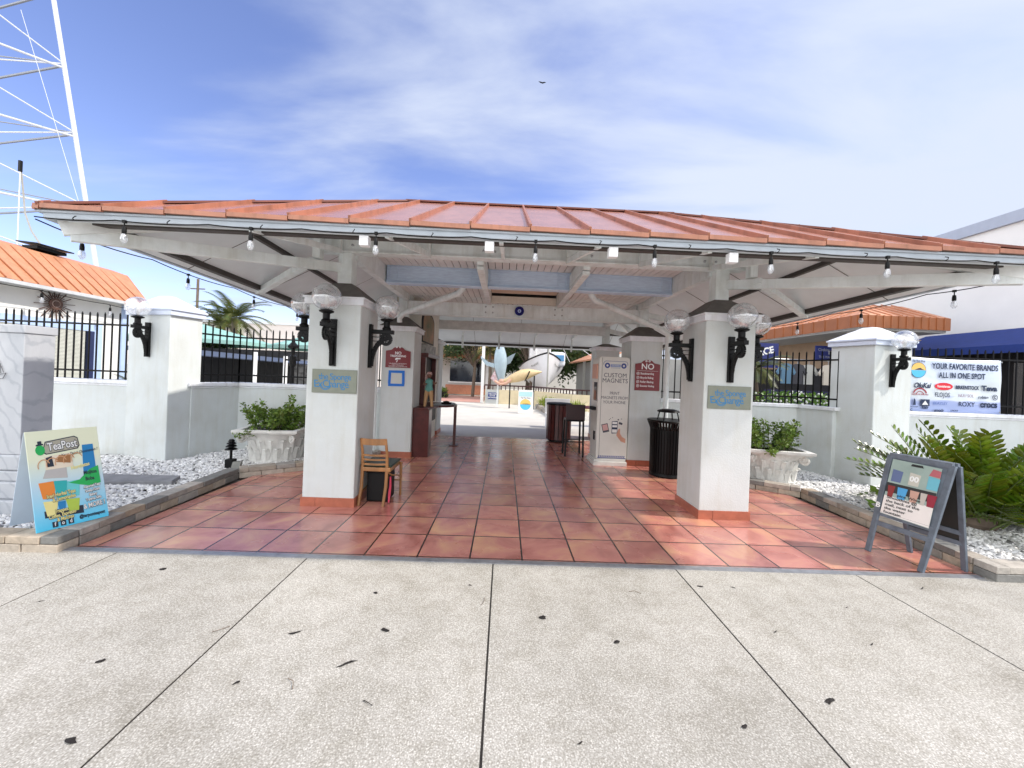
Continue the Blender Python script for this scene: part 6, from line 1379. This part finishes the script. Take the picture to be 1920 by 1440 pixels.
    pr = lambda poly, m_, nm: MB().prism([(x, y, .001) for x, y in poly], (0, 0, .002), Mb).build(nm, m_, s)
    pr([(.03, .72), (.59, .72), (.59, .92), (.03, .92)], flat('aqua_print', (.45, .70, .72)), 'header_print'); pr(disc(.31, .38, .23, 20, 0, 180), logoy, 'sun_print'); pr(disc(.31, .38, .23, 20, 180, 360), shoreblue, 'sea_print'); pr([(.12, .385), (.3, .43), (.4, .44), (.52, .385)], inkm, 'wave_print')
    text('Flip Flop Shop', .085, inkm, s, Mb @ Matrix.Translation((.31, .66, .002)), sx=.85)
    # shark
    sh = thing('shark_statue', 'pale blue-grey shark statue hanging nose down in the courtyard', 'statue', (-.15, 19.6, 1.1)); sm = mat('shark_grey', (.36, .46, .52), .35, .12, 4); cx, cy = -.12, 19.6
    prof = [(.001, 1.02), (.06, 1.15), (.14, 1.35), (.23, 1.65), (.31, 2.05), (.33, 2.35), (.30, 2.65), (.22, 2.95), (.13, 3.2), (.07, 3.4), (.04, 3.5)]
    Ms = Matrix.Translation((cx, cy, 0)) @ Matrix.Rotation(R(-3), 4, 'Y')
    MB().lathe(prof, (0, 0, 0), 18, Ms @ Matrix.Diagonal((1, .8, 1, 1))).build('body', sm, sh, smooth=True)
    MB().prism([(-.25, 0, 2.45), (-.3, 0, 2.2), (-.62, 0, 2.28), (-1.0, 0, 2.60), (-.98, 0, 2.45), (-.75, 0, 2.12), (-.35, 0, 1.98), (-.22, 0, 2.02)][::-1], (0, .06, 0), Ms).build('pectoral_fin', sm, sh, bevel=.015)
    MB().prism([(.25, 0, 2.45), (.55, 0, 2.62), (.78, 0, 2.72), (.62, 0, 2.42), (.5, 0, 2.2), (.28, 0, 2.1)], (0, .06, 0), Ms).build('dorsal_fin', mat('shark_back', (.22, .28, .32), .4, .1), sh, bevel=.015)
    MB().prism([(-.05, 0, 3.4), (-.16, 0, 3.75), (-.02, 0, 3.6), (.12, 0, 3.8), (.06, 0, 3.4)], (0, .05, 0), Ms).build('tail_fin', sm, sh, bevel=.012)
    MB().prism([(-.30, 0, 1.85), (-.52, 0, 1.45), (-.42, 0, 1.35), (-.1, 0, 1.05), (-.15, 0, 1.3)], (0, -.12, 0), Ms).build('jaw', mat('shark_jaw_white', (.72, .66, .68), .4, .1, 12, col2=(.4, .15, .17)), sh)
    MB().tube([(cx-.15, cy, 3.7), (cx-.15, cy, 4.6)], .02, 6).build('chain', steel, sh)
    MB().box(cx-.35, cx+.45, 20.2, 20.26, 0, 0.02).build('foot_plate', steel, sh) if False else None
    g_ = thing('gallows_frame', 'grey timber frame the shark statue hangs from', 'frame', (0, 19.9, 0)); MB().box(-.38, -.30, 20.0, 20.08, 0, 4.65).box(-.38, .2, 19.56, 19.64, 4.6, 4.68).box(-.38, -.3, 19.6, 20.08, 4.6, 4.66).build('beam', beam_m, g_)
    # diver figure, horizontal on a stand
    d = thing('swimmer_statue', 'statue of a swimmer in yellow wetsuit lying face down on a stand', 'statue', (.9, 18.8, 0)); yl = mat('yellow_suit', (.66, .50, .28), .5, .15, 5); sk = flat('statue_skin', (.60, .36, .26))
    me_pts = [(-.02, 1.32), (.12, 1.34), (.35, 1.44), (.6, 1.54), (.9, 1.66), (1.2, 1.74), (1.5, 1.80), (1.8, 1.84)]
    MB().tube([(x, 18.8, z) for x, z in me_pts], [.10, .13, .20, .26, .28, .24, .13, .03], 14).build('body', yl, d, smooth=True)
    MB().ball((-.14, 18.8, 1.30), .14, 14, 10, (1.1, .9, .9)).ball((-.27, 18.8, 1.28), .03, 8, 6).build('head', sk, d, smooth=True)
    for s_, y_ in ((-1, 18.55), (1, 19.0)): MB().tube([(.3, y_, 1.40), (.1, y_-.05, 1.22), (-.2, y_, 1.16), (-.48, y_+.03, 1.32)], [.08, .07, .06, .05], 10).build('arm', sk, d, smooth=True)
    MB().tube([(.98, 18.53, 1.35), (1.1, 18.52, 1.6), (1.2, 18.56, 1.85)], .03, 6).build('strap', blackp, d)
    for x in (.28, 1.45): MB().box(x-.03, x+.03, 18.77, 18.83, 0, 1.45 if x < 1 else 1.75).build('stand', blackp, d)
    # boat
    b = thing('white_boat', 'white wooden sponge boat with black gunwale, bow pointing to the viewer', 'boat', (3.4, 25, .8)); bw = mat('boat_white', (.74, .74, .76), .35, .05, 3)
    X0, Yb, n = 2.42, 21.8, 14; secs = []
    for i in range(n+1):
        f = i/n; y_ = Yb+6.2*f; hw = 1.42*math.sin(min(1, f*1.5+.0)*math.pi/2)**.8+.02; top = 2.98-.75*min(1, f*1.7); bot = .95-.25*f
        secs.append([(X0+.28*f*0+s*hw*w2, y_+(0 if w2 < 1 else 0), bot+(top-bot)*h_) for s in (-1,) for w2, h_ in ((1.0, 1), (.86, .75), (.62, .45), (.30, .15), (0, 0))]+[(X0+hw*w2, y_, bot+(top-bot)*h_) for w2, h_ in ((.30, .15), (.62, .45), (.86, .75), (1.0, 1))])
    hull = MB(); k = len(secs[0]); vs = [v for s_ in secs for v in s_]; hull.add(vs, [(i*k+j, i*k+j+1, (i+1)*k+j+1, (i+1)*k+j) for i in range(n) for j in range(k-1)]); hull.build('hull', bw, b, smooth=True)
    MB().add(vs, [(i*k, (i+1)*k, (i+1)*k+k-1, i*k+k-1) for i in range(n)]).build('deck', mat('deck_wood', (.4, .3, .2), .7, .2), b)
    for s_ in (0, k-1): MB().tube([Vector(q[s_])+Vector((0, 0, .0)) for q in secs], .045, 8).build('gunwale', black, b, smooth=True)
    MB().tube([(X0, Yb-.02, .95), (X0, Yb-.04, 3.25)], .045, 8).build('stem_post', galv, b)
    for s_ in (-1, 1):
        p0, p1 = secs[1], secs[5]; a_ = Vector(p0[1 if s_ < 0 else k-2]); c_ = Vector(p1[1 if s_ < 0 else k-2]); rt = (c_-a_).normalized() if s_ > 0 else (a_-c_).normalized(); nn = rt.cross(Vector((0, 0, 1)))
        text('AEGEAN', .26, galv, b, plane_M(a_.lerp(c_, .45)+nn*.06+Vector((0, 0, .05)), rt, (0, 0, 1)), bold=.004)
    MB().box(X0-.9, X0+.2, 24.2, 26.5, 2.2, 3.9).box(X0-1.0, X0+.3, 24.1, 26.6, 3.9, 4.0).build('wheelhouse', bw, b, bevel=.02)
    for x in (X0-.55, X0+.3): MB().tube([(x, 23.6, 2.2), (x, 23.6, 6.5)], .06, 8).build('mast', bw, b)
    m = MB()
    for a_, c_ in (((X0-.5, 23.6, 5.2), (X0+3.4, 20.0, 1.9)), ((X0+.3, 23.6, 4.9), (X0+1.6, 24, 2.6)), ((X0, 21.6, 3.2), (X0-.5, 23.6, 5.6)), ((X0-1.7, 24.6, 3.6), (X0+.9, 23.6, 3.6))): m.tube([a_, c_], .014, 5)
    m.build('rigging', white, b); 
    MB().box(X0+.3, X0+1.25, 23.4, 26.0, 2.25, 3.15).build('cabin', mat('cabin_white', (.70, .73, .78), .6, .12, 3), b, bevel=.18, seg=4)
    MB().box(X0+.45, X0+1.15, 23.36, 23.40, 2.6, 2.95).build('cabin_window', flat('cabin_blue', (.10, .30, .55)), b)
    # planted strip
    curb([(2.1, 13.6), (1.62, 19.4)][::-1], 'stone kerb of the green planting strip in the courtyard', h=.22, wdt=.2, L=.4) if False else curb([(1.62, 19.4), (2.1, 13.6)], 'stone kerb of the green planting strip in the courtyard', h=.22, wdt=.2, L=.4)
    for k, (x, y_) in enumerate(((2.05, 18.9), (2.2, 17.6), (2.55, 16.8), (2.45, 15.7), (2.75, 14.9), (3.1, 16.2))):
        s = thing('strap_leaf_plant', 'clump of yellow-green strap leaves in the courtyard planting strip', 'plant', (x, y_, 0), 'strap-leaf plants of the courtyard strip'); m = MB()
        for i in range(110):
            a = random.random()*6.283; L = random.uniform(.5, .85); el = R(random.uniform(40, 85)); b0 = Vector((x+random.gauss(0, .12), y_+random.gauss(0, .12), .1)); d = Vector((math.cos(a)*math.cos(el), math.sin(a)*math.cos(el), math.sin(el))); wv = Vector((-math.sin(a), math.cos(a), 0))*.018
            p1 = b0+d*L*.6; p2 = b0+d*L+Vector((0, 0, -L*.22))+Vector((d.x, d.y, 0))*L*.2; tn = random.uniform(.7, 1.3); m.tc = (tn, tn, tn*.8); m.add([b0-wv, b0+wv, p1+wv, p1-wv, p2], [(0, 1, 2, 3), (3, 2, 4)])
        m.build('foliage', lf_lily, s)
    # tile-roofed arcade on the right
    a = thing('tiled_arcade', 'arcade building with terracotta tile roof at the right of the courtyard', 'building', (8, 20, 0)); MB().box(5.6, 12, 18.5, 30, 0, 2.7).build('wall', mat('arcade_grey', (.38, .38, .36), .8, .06), a); MB().slab((4.9, 30, 2.75), (4.9, 17.5, 2.75), (7.5, 17.5, 3.9), (7.5, 30, 3.9), .1).build('roof', mat('terracotta_tiles_far', (.62, .30, .18), .8, .2, 20), a)
    for y_ in (18.6, 20.4, 22.3, 24.5): MB().box(5.0, 5.15, y_, y_+.15, 0, 2.7).build('column', galv, a)
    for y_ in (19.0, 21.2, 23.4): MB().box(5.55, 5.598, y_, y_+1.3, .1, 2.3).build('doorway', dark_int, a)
    # left garden bits
    t = thing('red_planter', 'small red bench beside the low hedge in front of the yellow roofed shop', 'bench', (-5.0, 24.5, 0)); MB().box(-5.6, -4.5, 24.3, 24.7, .38, .44).box(-5.6, -4.5, 24.68, 24.74, .46, .9).build('seat', flat('bench_red', (.6, .05, .06)), t); MB().box(-5.5, -5.42, 24.3, 24.7, 0, .38).box(-4.68, -4.6, 24.3, 24.7, 0, .38).build('leg', black, t)
    s = thing('low_hedge', 'low clipped green hedge left of the orange brick base', 'hedge', (-4.3, 25, 0)); m = MB(); leaves(m, [(random.uniform(-5.0, -3.7), random.uniform(24.8, 25.4), random.uniform(.05, .6)) for _ in range(900)], .12); m.build('foliage', lf_shrub, s)
    MB().box(-5.0, -3.7, 24.9, 25.3, 0, .45).build('core', lf_tree, s)
    u = thing('blue_umbrella', 'folded bright blue umbrella beyond the right inner pillar', 'umbrella', (5.0, 13.2, 0)); MB().lathe([(.01, 2.6), (.10, 2.4), (.22, 1.6), (.25, 1.2), (.05, 1.18)], (4.55, 12.8, 0), 14).build('canopy', flat('umbrella_blue', (.01, .12, .62)), u); MB().tube([(4.55, 12.8, 0), (4.55, 12.8, 1.3)], .03, 6).build('pole', steel, u)
courtyard()

# ================================================================== DEBRIS on the pavement
dk = mat('dried_leaf', (.010, .007, .006), .8, .4, 20)
spots = [(-1.2, 2.37, .045), (-.80, 2.13, .05), (-.68, 2.41, .03), (-.60, 1.88, .03), (-2.2, 1.72, .05), (-1.77, 1.66, .03), (.32, 2.58, .03), (.76, 2.36, .025), (-.87, 2.81, .02), (1.85, 2.50, .02), (1.75, 1.96, .04), (1.62, 3.03, .025), (1.88, 3.03, .025), (3.5, 3.1, .03), (3.35, 2.2, .03), (-1.3, 1.98, .02), (-2.1, 2.1, .025), (-3.0, 2.6, .02), (-2.6, 3.05, .03), (1.2, 1.8, .02), (.4, 1.7, .015), (2.6, 2.8, .02), (2.4, 2.4, .018), (-.2, 2.95, .015)]
for x, y, s in spots:
    s *= 1.15; a = random.random()*6.28; n = 9; poly = [(x+s*math.cos(2*math.pi*k/n+a)*random.uniform(.5, 1.0), y+s*.6*math.sin(2*math.pi*k/n)*random.uniform(.6, 1.0), .0005) for k in range(n)]
    m = MB(); c = (x, y, .008); m.add([(p[0], p[1], .0015+random.random()*.006) for p in poly]+[c], [(k, (k+1) % n, n) for k in range(n)])
    solo(m, 'fallen_leaf', dk, 'small dark dried leaf lying on the speckled concrete', 'leaf', 'dried leaves scattered on the pavement')
for x, y, a in ((-1.7, 2.35, .4), (-1.0, 1.95, 2.0), (-.1, 2.7, 1.1), (1.1, 2.9, 2.6)):
    solo(MB().tube([(x, y, .004), (x+.05*math.cos(a), y+.05*math.sin(a), .01), (x+.09*math.cos(a+.3), y+.09*math.sin(a+.3), .004)], .0018, 5), 'fallen_twig', bark, 'thin short twig lying on the speckled concrete', 'twig', 'twigs scattered on the pavement')
# bird
b = MB(); b.tube([(1.93, 29.9, 24.50), (2.02, 30, 24.49), (2.10, 30.1, 24.5)], [.01, .035, .01], 6); b.add([(1.70, 30, 24.60), (1.86, 29.95, 24.56), (2.0, 29.93, 24.50), (2.0, 30.07, 24.50), (1.86, 30.08, 24.55), (2.33, 30, 24.55), (2.18, 29.95, 24.55), (2.18, 30.08, 24.54)], [(0, 1, 4), (1, 2, 3, 4), (2, 6, 7, 3), (6, 5, 7)])
solo(b, 'bird', blackp, 'tiny dark bird gliding high in the blue sky', 'bird')
